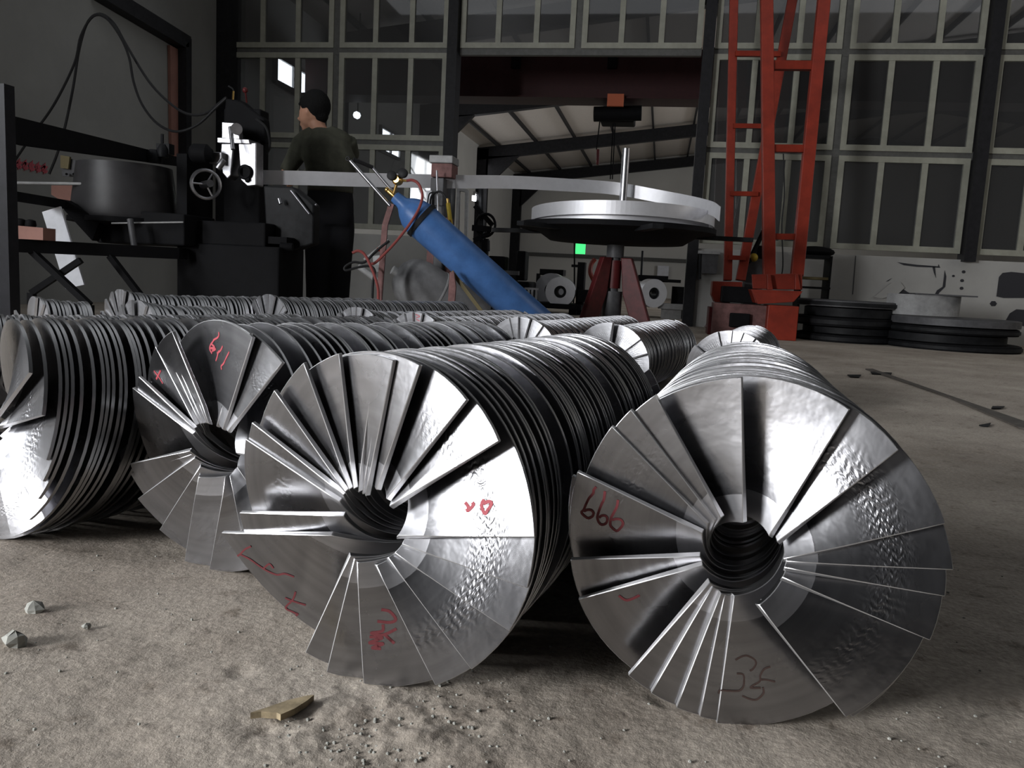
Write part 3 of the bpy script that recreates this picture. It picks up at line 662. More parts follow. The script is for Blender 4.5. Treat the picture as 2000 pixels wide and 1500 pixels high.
for k in range(3):
    a = -.25 + k*2.094; d = Vector((math.cos(a), math.sin(a), 0)); n_ = Vector((-d.y, d.x, 0)); o_ = Vector((ctr.x, ctr.y, 0))
    b = MB(); b.prism([o_ + d*.05 + UP*zt - n_*.02, o_ + d*.13 + UP*zt - n_*.02, o_ + d*.34 - n_*.02 + UP*.0, o_ + d*.20 - n_*.02 + UP*.0, o_ + d*.08 - n_*.02 + UP*(zt-.26)], n_*.05)
    b.build('leg', M['dred'], t, .006)
b = MB()
for r_ in (.62, .60, .58, .56, .54, .52): b.lathe((ctr.x+.02, ctr.y, zc+.002), (0, 0, 1), [(r_-.012, 0), (r_, 0), (r_, .088), (r_-.012, .088), (r_-.012, 0)], 64, False)
b.build('steel_coil', M['strip'], None, label='loosely wound steel strip coil lying flat on the turntable', cat='steel coil')
rg = []
for i in range(73):                                # loose outer turn climbing over the coil
    a = PI*1.02 + i/72*PI*1.05; r_ = .655 + .02*math.sin(a*1.5); zz = zc + .004 + .030*max(0, math.sin((i/72)*PI)); q = Vector((ctr.x + .02 + r_*math.cos(a), ctr.y + r_*math.sin(a), zz)); e = Vector((math.cos(a), math.sin(a), 0))*.003
    rg.append([q - e, q + e, q + e + UP*.088, q - e + UP*.088])
MB().ring(rg, sm=False).build('steel_strip', M['strip'], None, label='loose outer turn of strip bulging in front of the flat coil', cat='steel strip')
# ------------------------------------------------------------------ guide stand and torch
t = thing('guide_stand', base(858, 5.55), 'dusty pink and grey strip guide stand where the strip passes, left of the door post', 'stand')
b = MB(); wb(b, 838, 303, 884, 318, 5.5, .18); b.build('top_block', M['lightgrey'], t, .006)
b = MB(); wb(b, 842, 319, 883, 346, 5.5, .16); b.build('roller_housing', M['rust'], t, .006)
b = MB(); wb(b, 840, 347, 866, 402, 5.52, .12); wb(b, 846, 402, 864, 600, 5.56, .1, True); b.build('stand_post', M['grey'], t, .006)
b = MB(); ln(b, (853,333), (856,418), 5.42, .007); b.build('guide_rod', M['chrome'], t, label='bright vertical rod')
b = MB(); wb(b, 832, 372, 842, 408, 5.5, .02); b.build('cover_plate', M['paper'], t)
b = MB(); wb(b, 857, 425, 876, 470, 5.55, .12); wb(b, 832, 470, 845, 600, 5.6, .05, True); wb(b, 868, 470, 880, 600, 5.6, .05, True); b.build('lower_body', M['rust'], t)
b = MB(); b.tube([at(840, 420, 5.4), at(842, 385, 5.4), at(858, 374, 5.4), at(870, 385, 5.4), at(874, 400, 5.4)], .007); b.tube([at(834, 410, 5.42), at(838, 380, 5.42), at(848, 376, 5.42)], .005); b.build('stand_cable', M['rubber'], t)
t = thing('cutting_torch', at(880, 455, 5.4), 'cutting torch with yellow handle hanging on the guide stand', 'torch')
b = MB(); ln(b, (875,397), (881,442), 5.38, .014); b.build('torch_handle', M['yellow'], t)
b = MB(); ln(b, (875,397), (874,388), 5.38, .009); ln(b, (881,442), (885,462), 5.38, .006); b.sphere(at(878, 432, 5.36), .012, 8); b.build('torch_tube', M['brass'], t)
# ------------------------------------------------------------------ gas cylinder on its cart
A = at(771, 384, 4.95); Bq = at(1056, 672, 5.1); Bq.z = .10; ax_ = (Bq - A).normalized(); u1, v1 = perp(ax_); LN = (Bq - A).length
tc_ = thing('gas_cylinder', (Bq.x, Bq.y, 0), 'blue gas cylinder leaning back on its cart with brass regulator on top', 'gas cylinder')
b = MB(); b.lathe(A, ax_, [(.020, -.005), (.035, .0), (.040, .035), (.042, .06), (.075, .10), (.098, .14), (.109, .19), (.1105, .24), (.1105, LN-.02), (.095, LN)], 40); b.build('cylinder_body', M['blue'], tc_)
b = MB(); b.lathe(A, ax_, [(.012, -.055), (.016, -.05), (.016, 0), (.030, .005)], 16); b.cyl(A - ax_*.035, A - ax_*.035 - u1*.04, .009, n=10); b.sphere(A - ax_*.06, .017, 10); b.build('valve', M['brass'], tc_)
b = MB(); b.lathe(at(777, 352, 4.9), (0, -1, 0), [(.022, -.03), (.030, -.015), (.030, .02), (.018, .035)], 20); b.cyl(at(777, 352, 4.9), at(769, 378, 4.93), .009, n=10); b.cyl(at(777, 352, 4.9), at(794, 353, 4.9), .008, n=10); rgl = b.build('regulator', M['brass'], tc_)
for gx, gy in ((765, 343), (787, 338)):
    b = MB(); g = at(gx, gy, 4.86); b.lathe(g, (0, -1, .1), [(.024, -.016), (.028, -.012), (.028, .008), (.022, .012)], 24); b.cyl(g, at(777, 352, 4.9), .006, n=8); b.build('pressure_gauge', M['rubber'], rgl)
t = thing('cylinder_cart', base(742, 5.1), 'worn brown two-wheel cart frame with steel handle carrying the blue gas cylinder', 'cart')
b = MB(); ln(b, (684,314), (762,402), 4.92, .011, 4.93); b.build('handle_tube', M['chrome'], t)
b = MB(); ln(b, (727,327), (772,380), 4.98, .009, 5.0); b.build('handle_tube', M['chrome'], t)
b = MB(); ln(b, (690,311), (728,327), 4.92, .012, 4.98); b.torus(at(679, 310, 4.92), (0, 1, 0), .011, .004, 16, 6); b.build('grip', M['rubber'], t)
fo = at(735, 600, 4.97)
b = MB(); b.bar(at(765, 398, 4.93), at(752, 440, 4.95), .035, .012, (0, 1, 0)); q_ = at(737, 600, 4.99); q_.z = .0; b.bar(at(752, 440, 4.95), q_, .035, .012, (0, 1, 0)); b.build('frame_bar', M['rust'], t)
b = MB(); q_ = at(985, 650, 4.93); q_.z = .02; b.bar(at(882, 530, 4.88), q_, .022, .010, (0, 1, 0)); b.build('frame_bar', M['ochre'], t)
b = MB(); plate(b, [(878,532),(886,530),(890,560),(884,640),(872,640)], 4.86, .02); b.build('foot_bracket', M['rust'], t)
b = MB(); c_ = A + ax_*.20; b.ring([[c_ + ax_*h + (u1*math.cos(2*PI*j/36) + v1*math.sin(2*PI*j/36))*r for j in range(36)] for r, h in ((.112, 0), (.118, 0), (.118, .028), (.112, .028))], False, True); b.build('strap', M['rubber'], t)
wc = at(1000, 640, 5.3); wc.z = .11; wa = ax_.cross(UP).normalized()
for s_ in (-.16, .16):
    b = MB(); b.torus(wc + wa*s_, wa, .085, .025, 28, 10); b.cyl(wc + wa*(s_-.01), wc + wa*(s_+.01), .07, n=20); b.build('wheel', M['rubber'], t)
b = MB(); b.cyl(wc - wa*.16, wc + wa*.16, .01, n=8); b.build('axle', M['darkmetal'], t)
MB().tube([at(x, y, 4.85) for x, y in ((794,353),(806,352),(818,360),(825,382),(818,408),(800,438),(775,470),(752,495),(733,513),(722,516))], .0085).build('gas_hose', M['hose'], None, label='dusty red hose looping down from the regulator across the blue cylinder', cat='hose')
q_ = [at(x, y, 4.8) for x, y in ((688,494),(700,490),(712,497),(724,520),(735,550),(739,580),(736,606))]; q_[-1].z = .01
MB().tube(q_, .0085).build('gas_hose', M['hose'], None, label='red hose end curving down to the floor left of the cart foot', cat='hose')
q_ = [at(x, y, 4.9) for x, y in ((760,470),(735,490),(712,512),(690,512),(674,521),(676,528),(700,522),(722,520),(732,530),(728,560),(727,600))]; q_[-1].z = .01
MB().tube(q_, .0075).build('gas_hose', M['rubber'], None, label='black hose loop beside the cart, left of the grey tank', cat='hose')
t = thing('valve_unit', at(735, 505, 5.05), 'small grey valve with red knob on the cart frame', 'valve')
b = MB(); b.cyl(at(712, 508, 5.03), at(760, 470, 5.03), .012, n=12); plate(b, [(728,500),(745,498),(746,530),(730,532)], 5.03, .04); b.build('valve_body', M['lightgrey'], t)
b = MB(); b.sphere(at(741, 487, 5.02), .016, 12, (1.2, 1, .8)); b.build('valve_knob', M['red'], t, label='bright red knob')
# ------------------------------------------------------------------ grey tank
A = at(782, 536, 5.3); Bt = at(872, 612, 5.45); ax_ = (Bt - A).normalized(); t_len = .62
lo = A + ax_*t_len; lo.z = max(lo.z, .13); ax_ = (lo - A).normalized()
t = thing('pressure_tank', (lo.x, lo.y, 0), 'scuffed grey pressure tank lying tilted behind the cart', 'tank')
b = MB(); b.lathe(A, ax_, [(.02, -.03), (.08, -.015), (.125, .02), (.155, .07), (.165, .13), (.165, t_len-.05), (.14, t_len)], 36); b.build('tank_shell', M['tank'], t)
b = MB(); b.lathe(A, ax_, [(.166, .26), (.169, .262), (.169, .272), (.166, .274)], 36, False); b.build('weld_seam', M['lightgrey'], t)
b = MB(); ln(b, (700,520), (738,548), 5.2, .02); b.cyl(A, A - ax_*.06, .03, n=14); b.build('pipe_stub', M['lightgrey'], t)
# ------------------------------------------------------------------ frame and clutter at the left
t = thing('machine_frame', base(120, 4.2), 'heavy black machine frame with sloping top beam and crossed braces at far left', 'machine frame')
def taper(b, a0, a1, b0, b1, d0, d1, w):
    p = [at(*a0, d0), at(*a1, d0), at(*b1, d1), at(*b0, d1)]; b.prism(p, F0*w); return b
b = MB(); taper(b, (8,222), (8,276), (345,306), (345,322), 3.75, 5.6, .12); b.build('top_beam', M['black'], t)
b = MB(); taper(b, (22,372), (22,392), (125,390), (125,408), 4.2, 4.8, .08); taper(b, (125,390), (125,410), (195,430), (180,470), 4.8, 4.9, .08); b.build('middle_beam', M['black'], t)
b = MB(); taper(b, (22,466), (22,492), (350,484), (350,506), 4.2, 4.9, .12); b.build('lower_beam', M['black'], t)
for p0, p1, d0 in (((62,490),(175,596),4.3), ((158,508),(62,572),4.35), ((215,500),(292,600),4.6)):
    b = MB(); e = at(*p1, d0); b.bar(at(*p0, d0), e, .035, .03); e2 = Vector(e); e2.z = 0; b.bar(e, e2, .035, .03); b.build('cross_brace', M['black'], t)
b = MB(); plate(b, [(130,402),(360,418),(360,480),(190,474)], 4.95, .35); b.build('gear_housing', M['black'], t, .01)
b = MB(); e = at(335, 312, 5.2); 
for x_, y_, r_ in ((300,308,.05),(318,298,.035)): b.lathe(at(x_, y_, 5.2), (0, 0, 1), [(r_, -.03), (r_, .02), (r_*.5, .05)], 14)
b.cyl(at(317,300,5.2), at(317,262,5.2), .010, n=8); wb(b, 305, 280, 330, 300, 5.2, .06); b.build('top_bolt', M['darkmetal'], t)
b = MB(); wb(b, 345, 300, 365, 470, 5.1, .3); wb(b, 352, 480, 372, 600, 5.1, .3, True); b.build('rear_leg', M['black'], t)
t = thing('hopper_tub', at(245, 418, 4.9), 'dark grey tapered steel tub under the sloping black beam', 'tub')
t.location = (at(245, 400, 5.15).x, at(245, 400, 5.15).y, at(245, 424, 4.9).z); ORG[t.name] = Vector(t.location)
z0_, z1_ = at(245, 424, 4.9).z, at(245, 316, 4.9).z; c_ = at(245, 380, 5.15)
b = MB(); b.lathe((c_.x, c_.y, z0_), (0, 0, 1), [(.31, 0), (.315, .02), (.275, z1_-z0_), (.262, z1_-z0_), (.30, .02)], 56); b.build('tub_shell', M['tub'], t)
b = MB(); b.lathe((c_.x, c_.y, z0_), (0, 0, 1), [(.2, -.05), (.33, -.03), (.33, 0), (.2, 0)], 48); b.build('tub_base', M['black'], t)
b = MB(); 
p_ = at(13, 400, 3.45); b.box((p_.x-.028, p_.y-.028, 0), (p_.x+.028, p_.y+.028, atY(13, 166, p_.y).z)); b.build('steel_post', M['postgrey'], None, label='square grey steel post standing at the left edge', cat='post')
plate(MB(), [(82,414),(117,403),(164,556),(128,564)], 4.6, .012).build('metal_plate', M['paper'], None, label='bright bare metal plate leaning behind the crossed black braces', cat='metal plate')
plate(MB(), [(27,440),(84,445),(84,469),(27,466)], 4.24, .09).build('cardboard_box', M['pink'], None, label='faded pink box on the lower black beam behind the post', cat='box')
for x_ in (40, 60):
    MB().lathe(at(x_, 438 if x_ == 40 else 440, 4.29), (0, 0, 1), [(.024, -.008), (.028, 0), (.024, .024), (.008, .03)], 14).build('round_canister', M['black'], None, label='%s of the two round black cans standing on the faded pink box' % ('left' if x_ == 40 else 'right'), cat='can', group='black cans on the pink box')
ln(MB(), (22,357), (160,359), 4.9, .009).build('metal_rod', M['lightgrey'], None, label='pale horizontal rod lying across behind the left post', cat='rod')
b = MB(); ln(b, (254,428), (263,486), 4.8, .018); b.build('metal_pipe', M['grey'], None, label='short grey pipe standing slanted on the lower beam', cat='pipe')
ln(MB(), (218,436), (358,434), 4.85, .005).build('metal_rod', M['lightgrey'], None, label='thin steel rod crossing behind the slanted pipe', cat='rod')
tf = [o for o in bpy.data.objects if o.name == 'machine_frame'][0]
b = MB(); plate(b, [(117,304),(172,320),(164,346),(122,344)], 5.3, .02); bp_ = b.build('bracket_plate', M['grey'], tf)
b = MB(); 
for x_ in (130, 144, 159): b.cyl(at(x_, 340, 5.29), at(x_, 340, 5.25), .008, n=10)
b.build('bolt', M['black'], bp_)
plate(MB(), [(118,303),(136,306),(133,330),(118,328)], 5.28, .015).build('yellow_stripe', M['ochre'], bp_)
b = MB(); plate(b, [(100,362),(160,362),(156,392),(135,402),(100,380)], 5.4, .02); b.build('side_plate', M['pink'], tf, label='pinkish plate')
c1 = [(18,330,5.6),(60,268,5.6),(105,205,5.6),(145,125,5.6),(158,70,5.6),(182,32,5.6),(208,36,5.6),(235,72,5.6),(252,112,5.6),(261,160,5.6),(278,205,5.5),(308,242,5.5),(345,257,5.4),(385,244,5.35),(420,212,5.3),(442,192,5.28)]
MB().tube([at(*q) for q in c1], .0085).build('power_cable', M['rubber'], None, label='dark cable arching highest over the left wall, dipping low to the machine', cat='cable')
c2 = [(96,340,5.7),(112,300,5.7),(127,248,5.7),(143,170,5.7),(155,95,5.7),(172,42,5.7),(196,27,5.7),(222,45,5.7),(248,90,5.7),(290,158,5.6),(330,200,5.5),(365,222,5.4),(400,222,5.35),(430,200,5.3),(442,190,5.28)]
MB().tube([at(*q) for q in c2], .0085).build('power_cable', M['rubber'], None, label='second dark cable in front of the left wall, with the shallower dip', cat='cable')
c3 = [(20,392,5.6),(45,395,5.6),(90,384,5.6),(110,370,5.6)]
# lettering and door frame on the left wall
b = MB()
for k in range(5):
    x_ = 31 + k*12.5; y_ = 316 + k*2.2
    for (p, q) in (((0,0),(9,3)), ((4,-5),(4,13)), ((0,7),(9,11)), ((1,13),(8,3)), ((0,-2),(1,8))):
        a0 = atX(x_+p[0], y_+p[1], XL+.004); a1 = atX(x_+q[0], y_+q[1], XL+.004); b.hexa([a0 + Vector((0, 0, -.012)), a0 + Vector((.003, 0, -.012)), a0 + Vector((.003, .02, .012)), a0 + Vector((0, .02, .012)), a1 + Vector((0, 0, -.012)), a1 + Vector((.003, 0, -.012)), a1 + Vector((.003, .02, .012)), a1 + Vector((0, .02, .012))])
wl = [o for o in bpy.data.objects if o.name.startswith('wall_left')][0]
ORG[wl.name] = Vector(wl.location); lt = b.build('painted_lettering', M['paint'], wl, label='faded red painted characters')
t = thing('door_1', (XL, YW-1, 0), kind='structure')
def wallquad(b, pts, th): b.prism([atX(x, y, XL+.003) for x, y in pts], (th, 0, 0)); return b
b = MB(); wallquad(b, [(176,-4),(228,-4),(352,72),(352,92),(340,92)], .12); wallquad(b, [(342,88),(353,76),(353,310),(343,310)], .12); b.build('door_frame', M['post'], t)
b = MB(); wallquad(b, [(327,88),(342,96),(343,312),(330,300)], .03); b.build('door_edge', M['pink'], t, label='faded reddish door edge')
# ------------------------------------------------------------------ red gantry
DG = 7.15
t = thing('gantry_crane', base(1470, DG), 'bright red steel gantry with ladder-like legs on a red base box', 'gantry crane')
def pb(a, b_, d, w, h, d2=None): m_ = MB(); m_.bar(at(*a, d), at(*b_, d2 or d), w, h, (0, 1, 0)); return m_
pb((1497,-30), (1502,540), 6.95, .10, .10).build('leg', M['red'], t, .006)
pb((1612,-30), (1556,540), 6.95, .10, .10).build('leg', M['red'], t, .006)
pb((1434,-30), (1421,548), 7.45, .075, .075).build('leg', M['red'], t, .006)
pb((1553,-30), (1446,548), 7.45, .085, .075).build('leg', M['red'], t, .006)
for x0, x1, y, d, h in ((1500,1606,128,6.95,.07),(1500,1590,290,6.95,.06),(1502,1572,462,6.95,.05),(1436,1524,105,7.4,.045),(1432,1500,246,7.4,.04),(1426,1480,378,7.4,.04),(1422,1456,503,7.4,.04)):
    pb((x0, y), (x1, y+1), d, h, h).build('rung', M['red'], t)
b = MB(); plate(b, [(1468,536),(1567,534),(1567,566),(1470,564)], 6.87, .02)
for x_ in (1502, 1556): plate(b, [(x_-3,536),(x_+3,536),(x_+8,566),(x_-3,566)], 6.8, .07)
plate(b, [(1467,565),(1568,569),(1560,578),(1476,592)], 6.8, .28); plate(b, [(1470,570),(1566,572),(1550,590),(1480,594)], 6.78, .02); b.build('foot_plate', M['red'], t, .004)
b = MB(); plate(b, [(1392,549),(1450,551),(1450,574),(1425,592),(1396,590),(1390,575)], 7.3, .25); b.build('foot_plate', M['red'], t, .004)
b = MB(); wb(b, 1498, 597, 1558, 662, 6.78, .35, True); b.build('end_carriage', M['red'], t, .006)
b = MB(); wb(b, 1392, 594, 1497, 640, 6.95, .3, True); b.build('base_beam', M['rust'], t, .006)
b = MB(); wb(b, 1410, 560, 1478, 592, 7.1, .25); b.build('drive_motor', M['black'], t, .01); b = MB(); wb(b, 1425, 612, 1465, 640, 6.9, .05); b.build('motor_cover', M['black'], t, .01)
b = MB(); wb(b, 1384, 600, 1396, 640, 7.1, .3, True); b.bar(at(1420, 578, 7.35), at(1380, 640, 7.35), .04, .03); b.build('side_bracket', M['dred'], t)
MB().tube([at(x, y, 7.55) for x, y in ((1530,300),(1532,380),(1527,440),(1529,520),(1520,560))], .006).build('hanging_cable', M['rubber'], None, label='thin black cable hanging behind the red gantry leg', cat='cable')
# ------------------------------------------------------------------ flanged plates stacked at the right
def disc(c, z, r, h, mt, lab, grp, rim=True, ox=0.0):
    t = thing('steel_disc', (c.x + ox, c.y, z), lab, 'steel disc', grp)
    b = MB(); b.lathe((c.x + ox, c.y, z), (0, 0, 1), [(.08, 0), (r, 0), (r, h), (r-.02, h+.006), (.08, h+.006), (.08, 0)], 56, False); b.build('disc_plate', M[mt], t)
    if rim:
        b = MB(); b.lathe((c.x + ox, c.y, z), (0, 0, 1), [(r, h*.2), (r+.012, h*.25), (r+.012, h*.75), (r, h*.8)], 56, False); b.build('rim', M['darkmetal'], t)
c1_ = at(1650, 640, 7.2); c2_ = at(1850, 650, 6.9)
zs = 0
for k, (h, r, ox, mt) in enumerate(((.06, .40, 0, 'black'), (.05, .38, .03, 'darkmetal'), (.07, .42, -.02, 'black'), (.07, .37, .02, 'darkmetal'), (.05, .41, 0, 'grey'))):
    disc(c1_, zs, r, h, mt, '%s dark steel disc in the stack right of the red gantry base' % ('bottom', 'second from bottom', 'middle', 'second from top', 'topmost')[k], 'steel discs stacked beside the red gantry', k % 2 == 0, ox); zs += h + .012
zs = 0
for k, (h, r, ox, mt) in enumerate(((.05, .52, .03, 'black'), (.06, .47, -.03, 'darkmetal'), (.05, .50, .02, 'black'), (.055, .50, .03, 'grey'))):
    disc(c2_, zs, r, h, mt, '%s wide dark steel disc in the stack under the cracked wall panel' % ('bottom', 'second from bottom', 'second from top', 'topmost')[k], 'steel discs stacked under the cracked wall', k % 2 == 0, ox); zs += h + .012
t = thing('bent_sheet', Vector((at(1800, 620, 6.95).x, at(1800, 620, 6.95).y, zs)), 'shiny bent sheet metal piece standing on the disc stack under the wall crack', 'sheet metal')
rg = []; pc_ = at(1796, 620, 7.0)
for i in range(19):
    a = PI + .25 + i/18*(PI - .5); q = Vector((pc_.x + .30*math.cos(a), pc_.y + .22*math.sin(a), zs)); e = Vector((math.cos(a), math.sin(a), 0))*.003
    rg.append([q - e, q + e, q + e + UP*.17, q - e + UP*.17])
MB().ring(rg, sm=True).build('curved_sheet', M['lightgrey'], t)
b = MB(); q = Vector((pc_.x, pc_.y, zs + .17)); b.box((q.x-.12, q.y-.23, q.z), (q.x+.36, q.y-.05, q.z+.012)); b.build('top_strip', M['grey'], t)
t = thing('tool_shelf', base(1608, 7.6), 'dark shelf unit with a yellow shelf behind the red gantry base', 'shelf')
b = MB(); wb(b, 1562, 500, 1566, 600, 7.55, .3, True); wb(b, 1618, 500, 1622, 600, 7.55, .3, True); wb(b, 1562, 498, 1622, 504, 7.55, .3); wb(b, 1562, 560, 1622, 564, 7.55, .3); b.build('shelf_frame', M['darkmetal'], t)
b = MB(); wb(b, 1566, 541, 1618, 546, 7.56, .28); b.build('shelf_board', M['ochre'], t, label='yellow shelf board')
b = MB(); b.sphere(at(1592, 492, 7.7), .12, 16, (1.5, 1, .45)); b.build('cloth_heap', M['black'], t)
t = thing('workbench', base(1490, 7.75), 'cluttered grey bench against the wall behind the red gantry', 'workbench')
b = MB(); wb(b, 1455, 505, 1490, 590, 7.6, .2, True); b.build('bench_body', M['grey'], t)
b = MB(); b.sphere(at(1472, 503, 7.55), .04, 12); b.build('yellow_part', M['yellow'], t)
b = MB(); b.bar(at(1462, 512, 7.55), at(1497, 440, 7.6), .03, .03); wb(b, 1478, 480, 1500, 508, 7.6, .1); b.build('clamp_arm', M['black'], t)
# ------------------------------------------------------------------ wall damage on the back wall (right part)
wbk = [o for o in bpy.data.objects if o.name.startswith('wall_back')][1]; ORG[wbk.name] = Vector(wbk.location)
def onwall(b, pts, th=.004): b.prism([atY(x, y, YW - .001) for x, y in pts], (0, -th, 0)); return b
b = MB()
onwall(b, [(1752,512),(1790,517),(1832,520),(1833,516),(1836,523),(1790,521),(1765,518)])
onwall(b, [(1821,521),(1826,521),(1828,543),(1824,533)])
onwall(b, [(1845,528),(1848,540),(1846,560),(1834,572),(1830,580),(1824,578),(1830,567),(1841,560),(1843,545)])
onwall(b, [(1730,550),(1742,543),(1735,549)]); onwall(b, [(1752,572),(1760,562),(1772,570),(1790,578),(1760,578)])
for x_, y_, r_ in ((1862,539,3),(1882,531,4),(1879,548,4),(1878,563,4),(1940,593,7)): onwall(b, [(x_ + r_*math.cos(k), y_ + r_*.8*math.sin(k)) for k in (0, 1.05, 2.1, 3.14, 4.2, 5.2)])
onwall(b, [(1951,541),(1958,533),(1975,531),(1995,533),(2015,535),(2015,582),(1960,582),(1946,579)]); onwall(b, [(1972,612),(1985,604),(2015,606),(2015,640),(1962,630)])
for x_ in (1671,): onwall(b, [(x_,500),(x_+1,500),(x_-5,575),(x_-6,575)])
b.build('crack', M['torn'], wbk, label='dark crack or hole')
b = MB(); b.prism([atY(x, y, YW - .004) for x, y in ((1706,580),(1740,552),(1758,551),(1766,562),(1752,575),(1722,583))], (0, -.02, 0)); b.build('torn_flap', M['white'], wbk)
# electric box by the door post
t = thing('electric_box', atY(1382, 532, YW), 'small grey electric box with a lid on the wall right of the door opening', 'electric box')
b = MB(); Y_ = YW - .14
b.box((atY(1366, 510, Y_).x, Y_, atY(1380, 534, Y_).z), (atY(1402, 510, Y_).x, YW, atY(1380, 494, Y_).z)); b.build('box_body', M['grey'], t)
b = MB(); b.box((atY(1362, 510, Y_).x, Y_-.03, atY(1380, 496, Y_).z), (atY(1405, 510, Y_).x, YW, atY(1380, 490, Y_).z)); b.build('box_lid', M['lightgrey'], t)
b = MB(); p_ = atY(1366, 545, Y_); b.cyl(p_, atY(1368, 490, Y_), .015, n=8); b.build('conduit', M['darkmetal'], t)
# ------------------------------------------------------------------ next bay: crane beam, hoist, machines
Yb = 10.3
t = thing('overhead_crane', (0, Yb, 0), 'dark red overhead crane beam spanning the next bay above the opening', 'crane beam')
zb0, zb1 = atY(1130, 190, Yb).z, atY(1130, 96, Yb).z
b = MB(); b.box((XL+.2, Yb, zb0), (XE-.2, Yb+.3, zb1)); b.box((XL+.2, Yb-.08, zb0-.02), (XE-.2, Yb+.38, zb0)); b.build('beam', M['beam'], t)
b = MB(); 
for x_ in (1008, 1196): p_ = atY(x_, 115, Yb); b.box((p_.x-.05, Yb-.06, p_.z-.12), (p_.x+.06, Yb-.001, p_.z+.08))
b.build('beam_bracket', M['black'], t)
t = thing('electric_hoist', (atY(1205, 222, Yb).x, Yb+.1, zb0-.3), 'black electric hoist with orange label plate under the red crane beam', 'hoist')
b = MB(); wb(b, 1172, 208, 1240, 238, 10.05, .35); b.build('hoist_body', M['black'], t, .02)
b = MB(); p_ = atY(1160, 223, Yb+.1); q_ = atY(1253, 221, Yb+.1); b.cyl(p_, q_, .09, n=20); b.build('hoist_motor', M['black'], t)
b = MB(); wb(b, 1186, 183, 1218, 207, 9.75, .05); b.build('label_plate', M['orange'], t)
b = MB()
for x0, x1, y1 in ((1172,1165,292),(1198,1192,350),(1202,1196,350)): b.cyl(at(x0, 232, 10.2), at(x1, y1, 10.2), .008, n=6)
b.build('hoist_rope', M['black'], t)
b = MB(); b.cyl(at(1168, 292, 10.2), at(1167, 322, 10.2), .02, n=10); b.build('pendant_control', M['dred'], t, label='dark red pendant control')
MB().box((atY(985, 497, YF-.1).x, YF-.1, atY(1200, 507, YF-.1).z), (atY(1362, 497, YF-.1).x, YF, atY(1200, 500, YF-.1).z)).build('trim_20', M['rail'], **S)
t = thing('signal_lamp', at(1133, 498, 12.0), 'green glowing lamp box seen beneath the turntable', 'lamp')
b = MB(); wb(b, 1124, 470, 1143, 496, 12.0, .05); b.build('lamp_screen', M['green'], t)
b = MB(); b.cyl(at(1122, 470, 12.0), at(1122, 560, 12.0), .012, n=8); q_ = at(1122, 560, 12.0); b.cyl(q_, (q_.x, q_.y, 0), .012, n=8); b.build('lamp_pole', M['black'], t)
def reel(px0, d, r, ri, dep, lab, tx=0.0):
    c = at(*px0, d); c.z = max(c.z, r + .02); ax2 = Vector((tx, 1, 0)).normalized()
    t = thing('steel_coil', (c.x, c.y, c.z - r), lab, 'steel coil')
    b = MB(); b.lathe(c, ax2, [(ri, 0), (r, 0), (r, dep), (ri, dep), (ri, 0)], 48, False); b.build('coil_ring', M['strip'], t)
    b = MB(); b.lathe(c + ax2*.02, ax2, [(ri*.55, 0), (ri, 0), (ri, dep*.9), (ri*.55, dep*.9), (ri*.55, 0)], 32, False); b.build('reel_hub', M['darkmetal'], t)
reel((1094,570), 9.6, .175, .072, .16, 'pale steel coil on edge facing the doorway, left of the red legs')
reel((1076,566), 10.2, .205, .08, .22, 'larger pale steel coil half hidden behind the first one at left')
reel((1278,573), 9.8, .17, .07, .15, 'pale steel coil turned sideways, right of the red turntable legs', -.55)
t = thing('uncoiler_machine', base(1075, 9.8), 'dark uncoiler frame holding the pale coils left of the red legs', 'machine')
b = MB(); wb(b, 1000, 592, 1135, 602, 9.6, .7); wb(b, 1005, 600, 1018, 640, 9.7, .3, True); wb(b, 1110, 600, 1125, 640, 9.7, .3, True); b.build('machine_bed', M['black'], t)
b = MB(); wb(b, 1054, 526, 1100, 538, 10.7, .3); wb(b, 1046, 534, 1052, 600, 10.7, .1, True); b.build('top_guard', M['darkmetal'], t)
b = MB(); wb(b, 1126, 512, 1140, 600, 9.7, .2, True); wb(b, 1116, 517, 1142, 522, 9.68, .1); wb(b, 1128, 566, 1150, 590, 9.6, .3); b.build('upright', M['black'], t)
b = MB()
for x_ in (1030, 1037, 1045): wb(b, x_, 565, x_+4, 590, 9.5, .04)
wb(b, 1024, 562, 1052, 566, 9.5, .1); b.build('bright_guide', M['chrome'], t)
t = thing('press_machine', base(1300, 10.2), 'dark machine with a flat top behind the sideways coil', 'machine')
b = MB(); wb(b, 1246, 538, 1305, 550, 10.2, .6); wb(b, 1300, 546, 1330, 552, 10.0, .3); wb(b, 1250, 550, 1262, 620, 10.3, .3, True); wb(b, 1312, 560, 1342, 600, 10.2, .5, True); b.build('machine_body', M['black'], t)
b = MB(); wb(b, 1285, 594, 1335, 604, 9.9, .4); wb(b, 1290, 604, 1330, 640, 10.0, .3, True); b.build('tray', M['lightgrey'], t)
b = MB(); b.cyl(at(1255, 490, 10.4), at(1252, 545, 10.4), .014, n=8); b.build('upright_rod', M['darkmetal'], t)
t = thing('lathe_machine', base(1005, 9.9), 'dark bulky machine tool left of the coils inside the next bay', 'machine')
b = MB(); wb(b, 940, 548, 1030, 650, 9.7, .6, True); wb(b, 952, 500, 985, 548, 9.8, .3); wb(b, 1008, 490, 1026, 548, 9.8, .25); b.build('machine_body', M['black'], t, .02)
b = MB(); wb(b, 952, 528, 1012, 536, 9.65, .1); b.build('slide_bar', M['grey'], t)
t = thing('drill_stand', base(938, 7.6), 'spindly dark drilling stand just inside the doorway, left of the coil', 'drill stand')
b = MB(); ln(b, (940,345), (942,640), 8.9, .03); b.build('stand_pole', M['darkmetal'], t)
